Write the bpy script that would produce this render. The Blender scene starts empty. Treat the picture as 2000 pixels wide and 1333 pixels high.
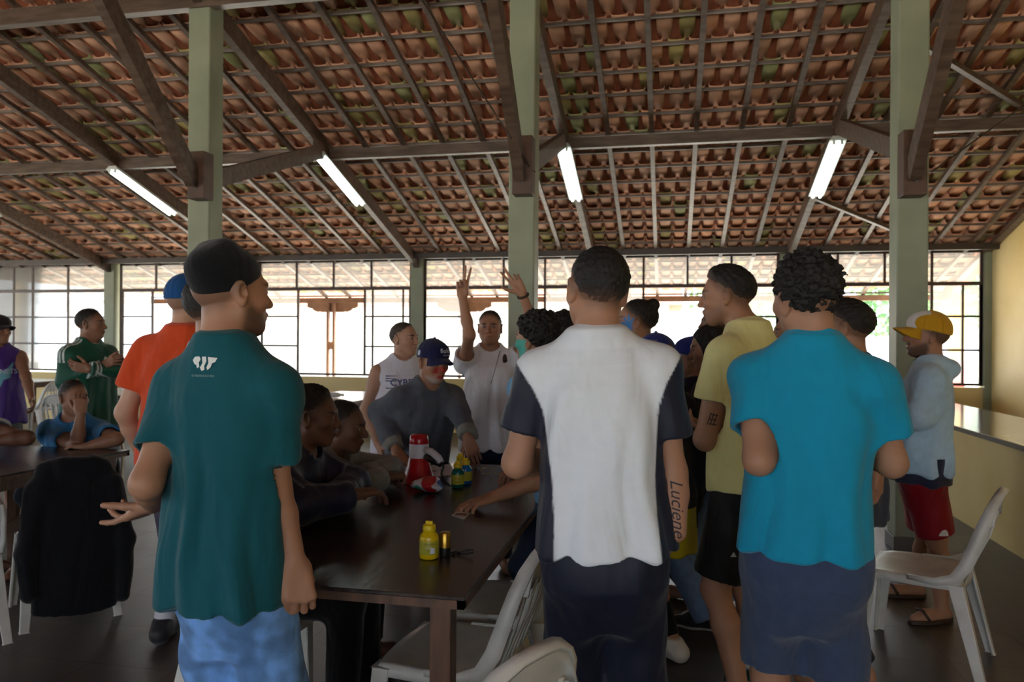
import bpy, bmesh, math, random
import numpy as np
from mathutils import Vector, Matrix

# ------------------------------------------------------------ camera, light, exposure
SC = bpy.context.scene
COL = SC.collection
F_PX, YAW, PITCH, ROLL, EYE = 1483.45, 0.2033, -0.0003, 0.0063, 1.45
_cy, _sy = math.cos(YAW), math.sin(YAW)
FWD = np.array([-_sy*math.cos(PITCH), _cy*math.cos(PITCH), math.sin(PITCH)])
_r0 = np.array([_cy, _sy, 0.0]); _u0 = np.cross(_r0, FWD)
RGT = math.cos(ROLL)*_r0 + math.sin(ROLL)*_u0
UPV = np.cross(RGT, FWD)
CAMP = np.array([0, 0, EYE])
cd = bpy.data.cameras.new('camera'); cam = bpy.data.objects.new('camera', cd); COL.objects.link(cam)
cam.matrix_world = Matrix(((RGT[0], UPV[0], -FWD[0], 0), (RGT[1], UPV[1], -FWD[1], 0), (RGT[2], UPV[2], -FWD[2], EYE), (0, 0, 0, 1)))
cd.sensor_width = 36; cd.lens = F_PX/2000*36; cd.clip_start = 0.05; cd.clip_end = 300
cd.dof.use_dof = True; cd.dof.focus_distance = 2.3; cd.dof.aperture_fstop = 5.6
SC.camera = cam
SC.view_settings.view_transform = 'Standard'; SC.view_settings.look = 'None'
SC.view_settings.gamma = 1; SC.view_settings.exposure = EXPOSURE = 0.45
SC.view_settings.use_curve_mapping = False
SC.cycles.use_denoising = True
SC.cycles.max_bounces = 7; SC.cycles.diffuse_bounces = 5; SC.cycles.glossy_bounces = 3
SC.cycles.transparent_max_bounces = 8; SC.cycles.sample_clamp_indirect = 8
SC.cycles.caustics_reflective = False; SC.cycles.caustics_refractive = False
W = bpy.data.worlds.new('sky'); SC.world = W; W.use_nodes = True
bgn = W.node_tree.nodes['Background']; bgn.inputs[0].default_value = (0.80, 0.91, 1.0, 1); bgn.inputs[1].default_value = 3.9
sd = bpy.data.lights.new('sun', 'SUN'); sd.energy = 22.0; sd.angle = 0.02; sd.color = (1, .95, .86)
sun = bpy.data.objects.new('sun', sd); COL.objects.link(sun); sun.rotation_euler = (math.radians(-28), math.radians(16), 0)

# ------------------------------------------------------------ helpers
RNG = random.Random(5)
def px(x, y, zc):                       # a photograph pixel at a given depth -> world
    return CAMP + zc*(FWD + RGT*((x-1000)/F_PX) + UPV*((666.5-y)/F_PX))
def pxz(x, y, z):                       # pixel on a horizontal plane
    d = FWD + RGT*((x-1000)/F_PX) + UPV*((666.5-y)/F_PX); return CAMP + d*((z-EYE)/d[2])
def tag(o, label=None, cat=None, group=None, kind=None):
    if label: o['label'] = label
    if cat: o['category'] = cat
    if group: o['group'] = group
    if kind: o['kind'] = kind
    return o
def empty(name, loc=(0, 0, 0), rz=0.0):
    o = bpy.data.objects.new(name, None); o.empty_display_size = .05; COL.objects.link(o); o.location = loc; o.rotation_euler = (0, 0, rz); return o
def link(name, me, parent=None, mats=()):
    o = bpy.data.objects.new(name, me); COL.objects.link(o)
    for m in mats: me.materials.append(m)
    if parent is not None:
        o.parent = parent
    return o
def copy_tree(o, parent=None):
    c = o.copy(); COL.objects.link(c); c.parent = parent
    for ch in [x for x in bpy.data.objects if x.parent == o]:
        copy_tree(ch, c)
    return c
def mesh_from(name, V, Fq, smooth=False):
    me = bpy.data.meshes.new(name)
    V = np.asarray(V, np.float32); Fq = np.asarray(Fq, np.int32)
    me.vertices.add(len(V)); me.vertices.foreach_set('co', V.ravel())
    n = Fq.shape[1]
    me.loops.add(Fq.size); me.loops.foreach_set('vertex_index', Fq.ravel())
    me.polygons.add(len(Fq)); me.polygons.foreach_set('loop_start', np.arange(0, Fq.size, n, dtype=np.int32))
    if smooth: me.polygons.foreach_set('use_smooth', np.ones(len(Fq), bool))
    me.update(calc_edges=True); me.validate()
    return me
class MB:                               # collects simple solids into one mesh
    def __init__(s): s.V = []; s.F = []; s.sm = []
    def add(s, V, F, smooth=False):
        b = len(s.V); s.V += [tuple(v) for v in V]; s.F += [tuple(b+i for i in f) for f in F]; s.sm += [smooth]*len(F); return s
    def box(s, x0, x1, y0, y1, z0, z1, bev=0.0):
        if bev <= 0:
            V = [(x, y, z) for z in (z0, z1) for y in (y0, y1) for x in (x0, x1)]
            return s.add(V, [(0, 2, 3, 1), (4, 5, 7, 6), (0, 1, 5, 4), (2, 6, 7, 3), (0, 4, 6, 2), (1, 3, 7, 5)])
        bm = bmesh.new(); bmesh.ops.create_cube(bm, size=1)
        for v in bm.verts: v.co = Vector(((x0+x1)/2+v.co.x*(x1-x0), (y0+y1)/2+v.co.y*(y1-y0), (z0+z1)/2+v.co.z*(z1-z0)))
        bmesh.ops.bevel(bm, geom=bm.edges[:], offset=bev, segments=2, affect='EDGES', profile=.5)
        return s.bm(bm)
    def bm(s, bm, smooth=False):
        bm.verts.index_update(); s.add([v.co[:] for v in bm.verts], [[v.index for v in f.verts] for f in bm.faces], smooth); bm.free(); return s
    def bar(s, a, b, w, h, up=(0, 0, 1)):          # rectangular bar a->b, w across, h along 'up'
        a, b = Vector(a), Vector(b); d = (b-a).normalized(); up = Vector(up)
        x = d.cross(up).normalized(); u = x.cross(d).normalized()
        V = [p + x*(sx*w/2) + u*(su*h/2) for p in (a, b) for su in (-1, 1) for sx in (-1, 1)]
        return s.add(V, [(0, 1, 3, 2), (4, 6, 7, 5), (0, 4, 5, 1), (2, 3, 7, 6), (0, 2, 6, 4), (1, 5, 7, 3)])
    def tube(s, pts, r, n=10, cap=True, smooth=True):
        P = [Vector(p) for p in pts]; R = r if hasattr(r, '__len__') else [r]*len(P)
        V = []; x = None
        for i, p in enumerate(P):
            d = (P[min(i+1, len(P)-1)]-P[max(i-1, 0)]).normalized()
            if x is None:
                x = d.orthogonal().normalized()
            x = (x - d*x.dot(d)).normalized(); y = d.cross(x)
            for k in range(n):
                a = 2*math.pi*k/n; V.append(p + x*(R[i]*math.cos(a)) + y*(R[i]*math.sin(a)))
        F = [(i*n+k, i*n+(k+1) % n, (i+1)*n+(k+1) % n, (i+1)*n+k) for i in range(len(P)-1) for k in range(n)]
        s.add(V, F, smooth)
        if cap:
            b = len(s.V)-len(V)
            s.F += [tuple(b+k for k in reversed(range(n))), tuple(b+(len(P)-1)*n+k for k in range(n))]; s.sm += [False]*2
        return s
    def lathe(s, prof, c=(0, 0, 0), n=24, smooth=True):   # prof: (radius, z)
        V = [(c[0]+r*math.cos(2*math.pi*k/n), c[1]+r*math.sin(2*math.pi*k/n), c[2]+z) for r, z in prof for k in range(n)]
        F = [(i*n+k, i*n+(k+1) % n, (i+1)*n+(k+1) % n, (i+1)*n+k) for i in range(len(prof)-1) for k in range(n)]
        return s.add(V, F, smooth)
    def build(s, name, mat, parent=None, bevel=0.0, subsurf=0):
        me = bpy.data.meshes.new(name); me.from_pydata(s.V, [], s.F); me.update()
        me.polygons.foreach_set('use_smooth', s.sm); me.validate()
        o = link(name, me, parent, mat if isinstance(mat, (list, tuple)) else [mat])
        if bevel:
            m = o.modifiers.new('bevel', 'BEVEL'); m.width = bevel; m.segments = 2; m.limit_method = 'ANGLE'
        if subsurf:
            m = o.modifiers.new('sub', 'SUBSURF'); m.levels = m.render_levels = subsurf
        return o

# ------------------------------------------------------------ materials
def NT(name):
    m = bpy.data.materials.new(name); m.use_nodes = True; nt = m.node_tree
    return m, nt, nt.nodes['Principled BSDF']
def nd(nt, t, **k):
    n = nt.nodes.new(t)
    for a, v in k.items():
        if a.startswith('i_'): n.inputs[a[2:].replace('_', ' ')].default_value = v
        else: setattr(n, a, v)
    return n
def rgb(h):                              # sRGB hex -> linear
    c = [int(h[i:i+2], 16)/255 for i in (0, 2, 4)]
    return tuple(x/12.92 if x < .04045 else ((x+.055)/1.055)**2.4 for x in c) + (1,)
def mottled(name, c1, c2, rough=.6, scale=8, bump=.1, bscale=60, detail=6, stretch=(1, 1, 1), spec=.5, dist=.01, coord='Object', lo=.35, hi=.65):
    m, nt, b = NT(name); L = nt.links
    tc = nd(nt, 'ShaderNodeTexCoord'); mp = nd(nt, 'ShaderNodeMapping'); mp.inputs['Scale'].default_value = stretch
    L.new(tc.outputs[coord], mp.inputs[0])
    n = nd(nt, 'ShaderNodeTexNoise', i_Scale=scale, i_Detail=detail); L.new(mp.outputs[0], n.inputs['Vector'])
    r = nd(nt, 'ShaderNodeValToRGB'); L.new(n.outputs['Fac'], r.inputs[0])
    r.color_ramp.elements[0].position = lo; r.color_ramp.elements[1].position = hi
    r.color_ramp.elements[0].color = c1; r.color_ramp.elements[1].color = c2
    L.new(r.outputs[0], b.inputs['Base Color'])
    b.inputs['Roughness'].default_value = rough; b.inputs['Specular IOR Level'].default_value = spec
    if bump:
        n2 = nd(nt, 'ShaderNodeTexNoise', i_Scale=bscale, i_Detail=4); L.new(mp.outputs[0], n2.inputs['Vector'])
        bp = nd(nt, 'ShaderNodeBump', i_Strength=bump, i_Distance=dist); L.new(n2.outputs['Fac'], bp.inputs['Height']); L.new(bp.outputs[0], b.inputs['Normal'])
    return m
def plain(name, c, rough=.5, spec=.5, metal=0.0, emit=0.0):
    m, nt, b = NT(name); L = nt.links
    n = nd(nt, 'ShaderNodeTexNoise', i_Scale=14.0, i_Detail=3.0); tc = nd(nt, 'ShaderNodeTexCoord'); L.new(tc.outputs['Object'], n.inputs['Vector'])
    mr = nd(nt, 'ShaderNodeMapRange'); mr.inputs[3].default_value = .88; mr.inputs[4].default_value = 1.12; L.new(n.outputs['Fac'], mr.inputs[0])
    mx = nd(nt, 'ShaderNodeVectorMath', operation='SCALE'); mx.inputs[0].default_value = c[:3]; L.new(mr.outputs[0], mx.inputs['Scale'])
    L.new(mx.outputs[0], b.inputs['Base Color'])
    b.inputs['Roughness'].default_value = rough; b.inputs['Metallic'].default_value = metal; b.inputs['Specular IOR Level'].default_value = spec
    if emit:
        b.inputs['Emission Color'].default_value = c; b.inputs['Emission Strength'].default_value = emit
    return m
def attr_mat(name, rough=.6, bump=0.0, bscale=300, spec=.4, var=.12, sheen=0.0, wr=0.0):     # base colour from the mesh's 'Col'
    m, nt, b = NT(name); L = nt.links
    a = nd(nt, 'ShaderNodeAttribute', attribute_name='Col'); tc = nd(nt, 'ShaderNodeTexCoord')
    n = nd(nt, 'ShaderNodeTexNoise', i_Scale=30.0, i_Detail=6.0); L.new(tc.outputs['Object'], n.inputs['Vector'])
    mr = nd(nt, 'ShaderNodeMapRange'); mr.inputs[3].default_value = 1-var; mr.inputs[4].default_value = 1+var; L.new(n.outputs['Fac'], mr.inputs[0])
    mx = nd(nt, 'ShaderNodeVectorMath', operation='SCALE'); L.new(a.outputs['Color'], mx.inputs[0]); L.new(mr.outputs[0], mx.inputs['Scale'])
    L.new(mx.outputs[0], b.inputs['Base Color'])
    b.inputs['Roughness'].default_value = rough; b.inputs['Specular IOR Level'].default_value = spec
    if sheen: b.inputs['Sheen Weight'].default_value = sheen
    if bump:
        n2 = nd(nt, 'ShaderNodeTexNoise', i_Scale=float(bscale), i_Detail=3.0); L.new(tc.outputs['Object'], n2.inputs['Vector'])
        bp = nd(nt, 'ShaderNodeBump', i_Strength=bump, i_Distance=.002); L.new(n2.outputs['Fac'], bp.inputs['Height'])
        last = bp
        if wr:
            mp = nd(nt, 'ShaderNodeMapping'); mp.inputs['Scale'].default_value = (9, 9, 3.2); mp.inputs['Rotation'].default_value = (0, .3, 0); L.new(tc.outputs['Object'], mp.inputs[0])
            n3 = nd(nt, 'ShaderNodeTexNoise', i_Scale=1.0, i_Detail=2.5, i_Distortion=.6); L.new(mp.outputs[0], n3.inputs['Vector'])
            b3 = nd(nt, 'ShaderNodeBump', i_Strength=wr, i_Distance=.03); L.new(n3.outputs['Fac'], b3.inputs['Height']); L.new(bp.outputs[0], b3.inputs['Normal']); last = b3
        L.new(last.outputs[0], b.inputs['Normal'])
    return m

M = {}
M['wood'] = mottled('roof_timber', rgb('4a3a30'), rgb('68564a'), .42, 3, .15, 25, stretch=(1, 6, 6), spec=.5)
M['beam'] = mottled('painted_beam', rgb('30241b'), rgb('3f3026'), .45, 4, .1, 30, spec=.5)
M['lath'] = mottled('lath_timber', rgb('5c4e46'), rgb('7a6c64'), .6, 6, .1, 40)
M['green'] = mottled('sage_paint', rgb('868d78'), rgb('979d87'), .5, 2.2, .25, 14, dist=.006, spec=.35)
M['yellow'] = mottled('yellow_paint', rgb('dcc27e'), rgb('ead398'), .5, 1.2, .12, 20, spec=.35)
M['steel'] = mottled('window_steel', rgb('3a261e'), rgb('4c342a'), .5, 9, .08, 50)
M['bracket'] = mottled('brown_bracket', rgb('4a3326'), rgb('5c4032'), .5, 9, .1, 40)
M['white_metal'] = plain('white_enamel', rgb('dfe6e2'), .35)
M['granite'] = mottled('counter_stone', rgb('8d8578'), rgb('b5ab9c'), .12, 5, .02, 40, stretch=(3, 1, 1))
M['dkedge'] = plain('dark_stone_edge', rgb('55524c'), .4)
def mat_floor():
    m, nt, b = NT('slate_floor'); L = nt.links
    tc = nd(nt, 'ShaderNodeTexCoord'); br = nd(nt, 'ShaderNodeTexBrick', offset=0.0, i_Scale=1.0, i_Mortar_Size=.006, i_Brick_Width=.42, i_Row_Height=.42, i_Bias=0.0)
    br.inputs['Color1'].default_value = rgb('47433f'); br.inputs['Color2'].default_value = rgb('5a554f'); br.inputs['Mortar'].default_value = rgb('45403a')
    L.new(tc.outputs['Object'], br.inputs['Vector'])
    n = nd(nt, 'ShaderNodeTexNoise', i_Scale=3.5, i_Detail=8.0, i_Roughness=.65); L.new(tc.outputs['Object'], n.inputs['Vector'])
    r = nd(nt, 'ShaderNodeValToRGB'); r.color_ramp.elements[0].position = .3; r.color_ramp.elements[1].position = .75
    r.color_ramp.elements[0].color = (.45, .45, .45, 1); r.color_ramp.elements[1].color = (1.15, 1.1, 1.05, 1); L.new(n.outputs['Fac'], r.inputs[0])
    mx = nd(nt, 'ShaderNodeMix', data_type='RGBA', blend_type='MULTIPLY'); mx.inputs[0].default_value = 1
    L.new(br.outputs['Color'], mx.inputs['A']); L.new(r.outputs[0], mx.inputs['B']); L.new(mx.outputs['Result'], b.inputs['Base Color'])
    rr = nd(nt, 'ShaderNodeMapRange'); rr.inputs[3].default_value = .28; rr.inputs[4].default_value = .5; L.new(n.outputs['Fac'], rr.inputs[0]); L.new(rr.outputs[0], b.inputs['Roughness'])
    bp = nd(nt, 'ShaderNodeBump', i_Strength=.5, i_Distance=.006); L.new(n.outputs['Fac'], bp.inputs['Height'])
    b2 = nd(nt, 'ShaderNodeBump', i_Strength=.5, i_Distance=.004, invert=True); L.new(br.outputs['Fac'], b2.inputs['Height']); L.new(bp.outputs[0], b2.inputs['Normal']); L.new(b2.outputs[0], b.inputs['Normal'])
    return m
M['floor'] = mat_floor()
def mat_tile():
    m, nt, b = NT('clay_tile'); L = nt.links
    a = nd(nt, 'ShaderNodeAttribute', attribute_name='Col'); tc = nd(nt, 'ShaderNodeTexCoord')
    n = nd(nt, 'ShaderNodeTexNoise', i_Scale=9.0, i_Detail=6.0); L.new(tc.outputs['Object'], n.inputs['Vector'])
    mr = nd(nt, 'ShaderNodeMapRange'); mr.inputs[3].default_value = .7; mr.inputs[4].default_value = 1.25; L.new(n.outputs['Fac'], mr.inputs[0])
    mx = nd(nt, 'ShaderNodeVectorMath', operation='SCALE'); L.new(a.outputs['Color'], mx.inputs[0]); L.new(mr.outputs[0], mx.inputs['Scale']); L.new(mx.outputs[0], b.inputs['Base Color'])
    b.inputs['Roughness'].default_value = .75; b.inputs['Specular IOR Level'].default_value = .3
    return m
M['tile'] = mat_tile()
def mat_glass():                          # dusty single glazing
    m, nt, b = NT('dusty_glass'); L = nt.links; nt.nodes.remove(b)
    t = nd(nt, 'ShaderNodeBsdfTransparent'); t.inputs[0].default_value = (.93, .95, .95, 1)
    d = nd(nt, 'ShaderNodeBsdfTranslucent'); d.inputs[0].default_value = (.95, .95, .95, 1)
    g = nd(nt, 'ShaderNodeBsdfGlossy', i_Roughness=.04); fr = nd(nt, 'ShaderNodeFresnel', i_IOR=1.45)
    n = nd(nt, 'ShaderNodeTexNoise', i_Scale=2.5, i_Detail=4.0); tc = nd(nt, 'ShaderNodeTexCoord'); L.new(tc.outputs['Object'], n.inputs['Vector'])
    mr = nd(nt, 'ShaderNodeMapRange'); mr.inputs[3].default_value = .14; mr.inputs[4].default_value = .30; L.new(n.outputs['Fac'], mr.inputs[0])
    m1 = nd(nt, 'ShaderNodeMixShader'); L.new(mr.outputs[0], m1.inputs[0]); L.new(t.outputs[0], m1.inputs[1]); L.new(d.outputs[0], m1.inputs[2])
    m2 = nd(nt, 'ShaderNodeMixShader'); L.new(fr.outputs[0], m2.inputs[0]); L.new(m1.outputs[0], m2.inputs[1]); L.new(g.outputs[0], m2.inputs[2])
    L.new(m2.outputs[0], nt.nodes['Material Output'].inputs[0]); return m
M['glass'] = mat_glass()
def mat_lamp():
    m, nt, b = NT('lit_tube'); b.inputs['Base Color'].default_value = (1, 1, 1, 1)
    b.inputs['Emission Color'].default_value = (.86, 1, .95, 1); b.inputs['Emission Strength'].default_value = 5.0; return m
M['tube'] = mat_lamp()

# ------------------------------------------------------------ room constants
YW, YC, CW, SP, X0 = 11.473, 5.740, .2042, 2.778, -3.8945
ZT, ZTR, ZS = 2.735, 2.277, .876
XR, XL, YN = 4.30, -14.2, -5.6
SL = .2968
YRIDGE = 2.87
def zc(Y): return 2.702 + SL*(YW-Y) if Y > YRIDGE else 2.702 + SL*(YW-YRIDGE) - SL*(YRIDGE-Y)   # underside of the common rafters
def struct(mb, name, mat, parent=None, label=None, **k):
    o = mb.build(name, mat, parent, **k)
    if parent is None: o['kind'] = 'structure'
    if label: o['label'] = label
    return o
# floor, outdoor ground
struct(MB().box(XL, XR, YN, YW+.15, -.08, 0), 'floor', M['floor'])
M['yard'] = mottled('yard_concrete', rgb('c9c2b6'), rgb('dcd6ca'), .85, 1.5, .2, 12)
M['patio'] = mottled('patio_cement', rgb('b9b2a6'), rgb('cfc8bc'), .8, 1.5, .2, 12)
struct(MB().box(-60, 60, -60, 80, -.22, -.10), 'yard_ground', M['yard'])
struct(MB().box(XL, XR, YW+.15, 13.6, -.11, -.03), 'veranda_floor', M['patio'])
# walls
struct(MB().box(XL, XR, YW, YW+.15, 0, ZS-.03), 'wall_back', M['yellow'])
struct(MB().box(XR, XR+.15, YN, YW+.15, 0, 5.4), 'wall_right', M['yellow'])
wl = MB(); wl.box(XL-.15, XL, YN, YW+.15, 0, .9)
wl.box(XL-.15, XL, YN, YW+.15, 2.72, 5.4)
for yy in (-5.6, -2.9, -.1, 2.7, 5.6, 8.4, 11.3): wl.box(XL-.15, XL, yy, yy+.2, .9, 2.72)
struct(wl, 'wall_left', M['yellow'])
wn = MB(); wn.box(XL-.15, XR+.15, YN-.15, YN, 0, .7)
for k in range(-4, 4): wn.box(X0+k*SP-.1+1.2, X0+k*SP+.1+1.2, YN-.15, YN, .7, 2.6) if XL < X0+k*SP+1.2 < XR else None
struct(wn, 'wall_front', M['yellow'])
# columns with bracket, struts
def column(i, X, label):
    o = empty('pillar', (X, YC, 0)); o['kind'] = 'structure'; o['label'] = label
    h = CW/2
    MB().box(-h, h, 0, CW, 0, zc(YC)-.01, bev=.012).build('shaft', M['green'], o)
    MB().box(-h-.012, h+.012, -.012, CW+.012, 0, .10, bev=.004).build('plinth', M['dkedge'], o)
    z0, z1, bx = {0: (2.608, 2.998, .071), 1: (2.556, 2.995, .032), 2: (2.459, 2.906, .0)}[i]
    bx = [.075, .036, -.022][i]
    bk = MB().box(bx-.082, bx+.07, -.14, 0, z0, z1, bev=.004).build('bracket', M['bracket'], o)
    MB().tube([(bx, -.149, z0+.09), (bx, -.137, z0+.09)], .008, 8).build('bolt', M['dkedge'], bk)
    # strut climbing toward the ridge on the near side, another toward the middle purlin
    MB().bar((bx-.02, -.14, z0+.14), (bx-.02, -2.35, zc(YC-2.35)-.08), .075, .15).build('strut', M['wood'], o)
    MB().bar((0, CW, 2.84), (0, 2.42, 3.64), .07, .15).build('strut', M['wood'], o)
    return o
column(0, X0, 'sage green square pillar behind the man in the black beanie')
column(1, X0+SP, 'sage green square pillar behind the man raising both arms')
column(2, X0+2*SP, 'sage green square pillar beside the man in the yellow cap')
# roof timbers
def roofbar(name, X, ya, yb, dz0, dz1, w, mat):
    mb = MB(); pts = [ya] + ([YRIDGE] if ya < YRIDGE < yb else []) + [yb]
    for a, b in zip(pts[:-1], pts[1:]):
        e = 1e-6
        V = [(X+sx*w/2, y, (zc(y) if y > YRIDGE-e else zc(y)) + dz) for y in (a, b) for dz in (dz0, dz1) for sx in (-1, 1)]
        mb.add(V, [(0, 1, 3, 2), (4, 6, 7, 5), (0, 4, 5, 1), (2, 3, 7, 6), (0, 2, 6, 4), (1, 5, 7, 3)])
    o = struct(mb, name, mat); return o
for k in range(-4, 3):
    X = X0 + k*SP
    if XL < X < XR:
        o = roofbar('main_rafter', X, YN, YW+.1, -.13, .05, .075, M['wood'])
for k in range(-25, 20):
    X = X0 + k*SP/6
    if k % 6 and XL < X < XR: roofbar('rafter', X, YN, 13.1, 0, .05, .05, M['wood'])
roofbar('rafter', XR-.05, YN, 13.1, -.02, .05, .09, M['wood'])
def along_x(name, Y, z0, z1, d, mat, x0=XL, x1=XR): return struct(MB().box(x0, x1, Y, Y+d, z0, z1), name, mat)
along_x('purlin', 8.17, zc(8.17)-.145, zc(8.17)-.03, .075, M['wood'])
along_x('purlin', YC-.02, zc(YC)-.16, zc(YC)-.02, .09, M['wood'])
along_x('purlin', YRIDGE-.04, zc(YRIDGE)-.14, zc(YRIDGE)-.01, .08, M['wood'])
along_x('beam', 11.18, 2.712, 2.803, .09, M['beam'])
TILE_G = .3472
rows = [13.16 - i*TILE_G for i in range(int((13.16-YN)/TILE_G))]
for Y in rows:
    if Y > 2.9: along_x('batten', Y-.012, zc(Y)+.045, zc(Y)+.07, .032, M['lath'])
# wind braces on the underside of the rafters, right bay
for (a, b) in (((1.70, 9.68), (2.92, 10.70)), ((2.10, 7.03), (4.25, 8.84))):
    struct(MB().bar((a[0], a[1], zc(a[1])-.03), (b[0], b[1], zc(b[1])-.03), .05, .05), 'brace', M['wood'])
# clay tiles, both slopes (one ceiling)
def tiles():
    prof = [(0, .060), (.012, .052), (.020, .012), (.032, .001), (.090, -.004), (.148, .001), (.158, .012), (.164, .052), (.176, .064), (.19, .060)]
    P = .19; n = len(prof); V = []; Fq = []; Cc = []
    rr = np.random.RandomState(3)
    def row(Y0, Y1, x0, x1):
        nx = int((x1-x0)/P)
        for i in range(nx):
            xb = x0 + i*P + rr.normal(0, .003); jy = rr.normal(0, .006); jz = rr.normal(0, .002)
            t = rr.rand(); base = np.array([.72, .41, .275])*(.8+.4*t) + np.array([.03, .0, -.01])*rr.normal()
            if rr.rand() < .10: base = np.array([.47, .40, .16])*(.75+.4*t)
            elif rr.rand() < .06: base = np.array([.40, .42, .20])
            b0 = len(V); lo = min(Y0, Y1)
            for s in (0, .5, 1):                   # 0 = upper end
                Y = Y0 + (Y1-Y0)*s*1.16 + jy
                tap = 1 - .10*s
                for side in (0, .013):
                    for (x, z) in prof:
                        xx = xb + .09 + (x-.09)*(tap if z < .03 else 1.0)
                        zz = zc(Y0+(Y1-Y0)*s) - (0 if s < 1.01 else 0) + .078 + z + side + .016*s + jz + (.02*s*s)
                        V.append((xx, Y, zz)); Cc.append(base if side == 0 else base*1.05)
            L = 2*n
            for q in range(2):
                for k in range(n-1):
                    a = b0+q*L+k
                    Fq.append((a, a+1, a+1+L, a+L)); Fq.append((a+n, a+n+L, a+n+1+L, a+n+1))
            for q, fl in ((0, 1), (2, 0)):
                for k in range(n-1):
                    a = b0+q*L+k; Fq.append((a, a+n, a+n+1, a+1) if fl else (a, a+1, a+n+1, a+n))
    for Y in rows:
        if Y > 2.9: row(Y-TILE_G, Y, max(XL, -1.35*Y-.5) if Y < 10 else XL, XR)
    me = mesh_from('ceiling', np.array(V), np.array(Fq), False)
    at = me.color_attributes.new('Col', 'FLOAT_COLOR', 'POINT')
    at.data.foreach_set('color', np.concatenate([np.array(Cc), np.ones((len(Cc), 1))], 1).astype(np.float32).ravel())
    o = link('ceiling', me, None, [M['tile']]); o['kind'] = 'structure'
tiles()
M['tile_back'] = mottled('clay_tile_top', rgb('8a4a34'), rgb('a9694c'), .8, 6, .3, 20)
rb = MB()
for ya, yb, x1 in ((2.75, 13.2, XR+.3), (YN-1.2, 2.75, XR+.3)):
    V = [(x, y, zc(y)+.17+d) for y in (ya, yb) for x in (XL-.4, x1) for d in (0, .02)]
    rb.add(V, [(0, 2, 6, 4), (1, 5, 7, 3), (0, 1, 3, 2), (4, 6, 7, 5), (0, 4, 5, 1), (2, 3, 7, 6)])
struct(rb, 'roof', M['tile_back'])
# ------------------------------------------------------------ windows in the back wall
for X in (X0-2*SP, X0, X0+2*SP):
    o = struct(MB().box(X-CW/2, X+CW/2, YW-.06, YW+.14, 0, ZT+.005, bev=.008), 'pillar', M['green'], label='short sage green post between two windows of the back wall')
struct(MB().box(4.215, XR, YW-.05, YW+.14, 0, ZT+.005), 'pillar', M['green'], label='narrow sage green post where the windows meet the yellow wall')
FR = .034
def window(n, x0, x1, tops, lower, rowsz=(1.82, 1.352), label=''):
    """tops: mullions of the transom lights; lower: list of (xa, xb, extra mullions) glazed leaves, the rest stands open"""
    o = empty('window_%d' % n, ((x0+x1)/2, YW, ZS)); o['kind'] = 'structure'; o['label'] = label
    f = MB(); ya, yb = YW+.02, YW+.055
    def vb(x, za, zb, w=FR): f.box(x-w/2-o.location.x, x+w/2-o.location.x, ya-YW, yb-YW, za-ZS, zb-ZS)
    def hb(xa, xb, z, h=FR): f.box(xa-o.location.x, xb-o.location.x, ya-YW-.002, yb-YW+.002, z-h/2-ZS, z+h/2-ZS)
    vb(x0+FR/2, ZS, ZT); vb(x1-FR/2, ZS, ZT); hb(x0, x1, ZS+.01); hb(x0, x1, ZT-.014); hb(x0, x1, ZTR, .05)
    for m in tops: vb(m, ZTR, ZT, .03)
    g = MB()
    def pane(xa, xb, za, zb): g.box(xa-o.location.x, xb-o.location.x, .036, .040, za-ZS, zb-ZS)
    pane(x0+FR, x1-FR, ZTR+.02, ZT-.02)
    for xa, xb, ex in lower:
        vb(xa, ZS, ZTR, .032); vb(xb, ZS, ZTR, .032)
        for e in ex: vb(e, ZS, ZTR, .024)
        for z in rowsz: hb(xa, xb, z, .026)
        pane(xa, xb, ZS+.02, ZTR-.02)
    f.build('window_frame', M['steel'], o); g.build('pane', M['glass'], o)
window(1, XL, -9.555, [-13.2, -12.6, -12.0, -11.473, -11.076, -10.348], [(-13.6, -9.58, (-12.9, -12.2, -11.473, -11.076, -10.348))], (1.815, 1.349), 'leftmost steel window of the back wall with small panes')
bA = [-9.251+i*.6524 for i in range(9)]
window(2, -9.30, -4.0, bA[1:8], [(-9.25, -8.666, ()), (-6.61, -5.96, ()), (-4.796, -4.03, (-4.66, -4.147))], (1.825, 1.345), 'steel window between two wall posts behind the man in the beanie')
window(3, -3.795, 1.555, [-3.149, -2.51, -1.861, -1.12, -.372, .268, .893], [(-3.78, -3.149, ()), (-1.861, -.372, (-1.12,)), (.893, 1.53, ())], (1.822, 1.352), 'steel window behind the man raising both arms')
window(4, 1.765, 4.215, [2.347, 2.966, 3.574], [(1.78, 2.347, ()), (3.574, 4.19, (3.967,))], (1.824, 1.359), 'rightmost steel window of the back wall beside the yellow wall')
# ------------------------------------------------------------ fluorescent lamps under the main rafters
def lamp(X, ya, dz=-.155, yb=None, zoff=0):
    L = 1.24
    o = empty('fluorescent_lamp', (X, ya, zc(ya)+dz)); o.rotation_euler = (-math.atan(SL), 0, 0)
    MB().add([(-.085, 0, -.035), (.085, 0, -.035), (.05, 0, .015), (-.05, 0, .015), (-.085, L, -.035), (.085, L, -.035), (.05, L, .015), (-.05, L, .015)],
             [(0, 1, 2, 3), (7, 6, 5, 4), (0, 4, 5, 1), (1, 5, 6, 2), (2, 6, 7, 3), (3, 7, 4, 0)]).build('housing', M['white_metal'], o, bevel=.004)
    for s in (-1, 1):
        t = MB().tube([(s*.038, .035, -.052), (s*.038, L-.035, -.052)], .018, 12).build('tube', M['tube'], o)
        for y in (.015, L-.035): MB().box(s*.038-.012, s*.038+.012, y, y+.022, -.07, -.034).build('socket', M['white_metal'], t)
    return o
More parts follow.
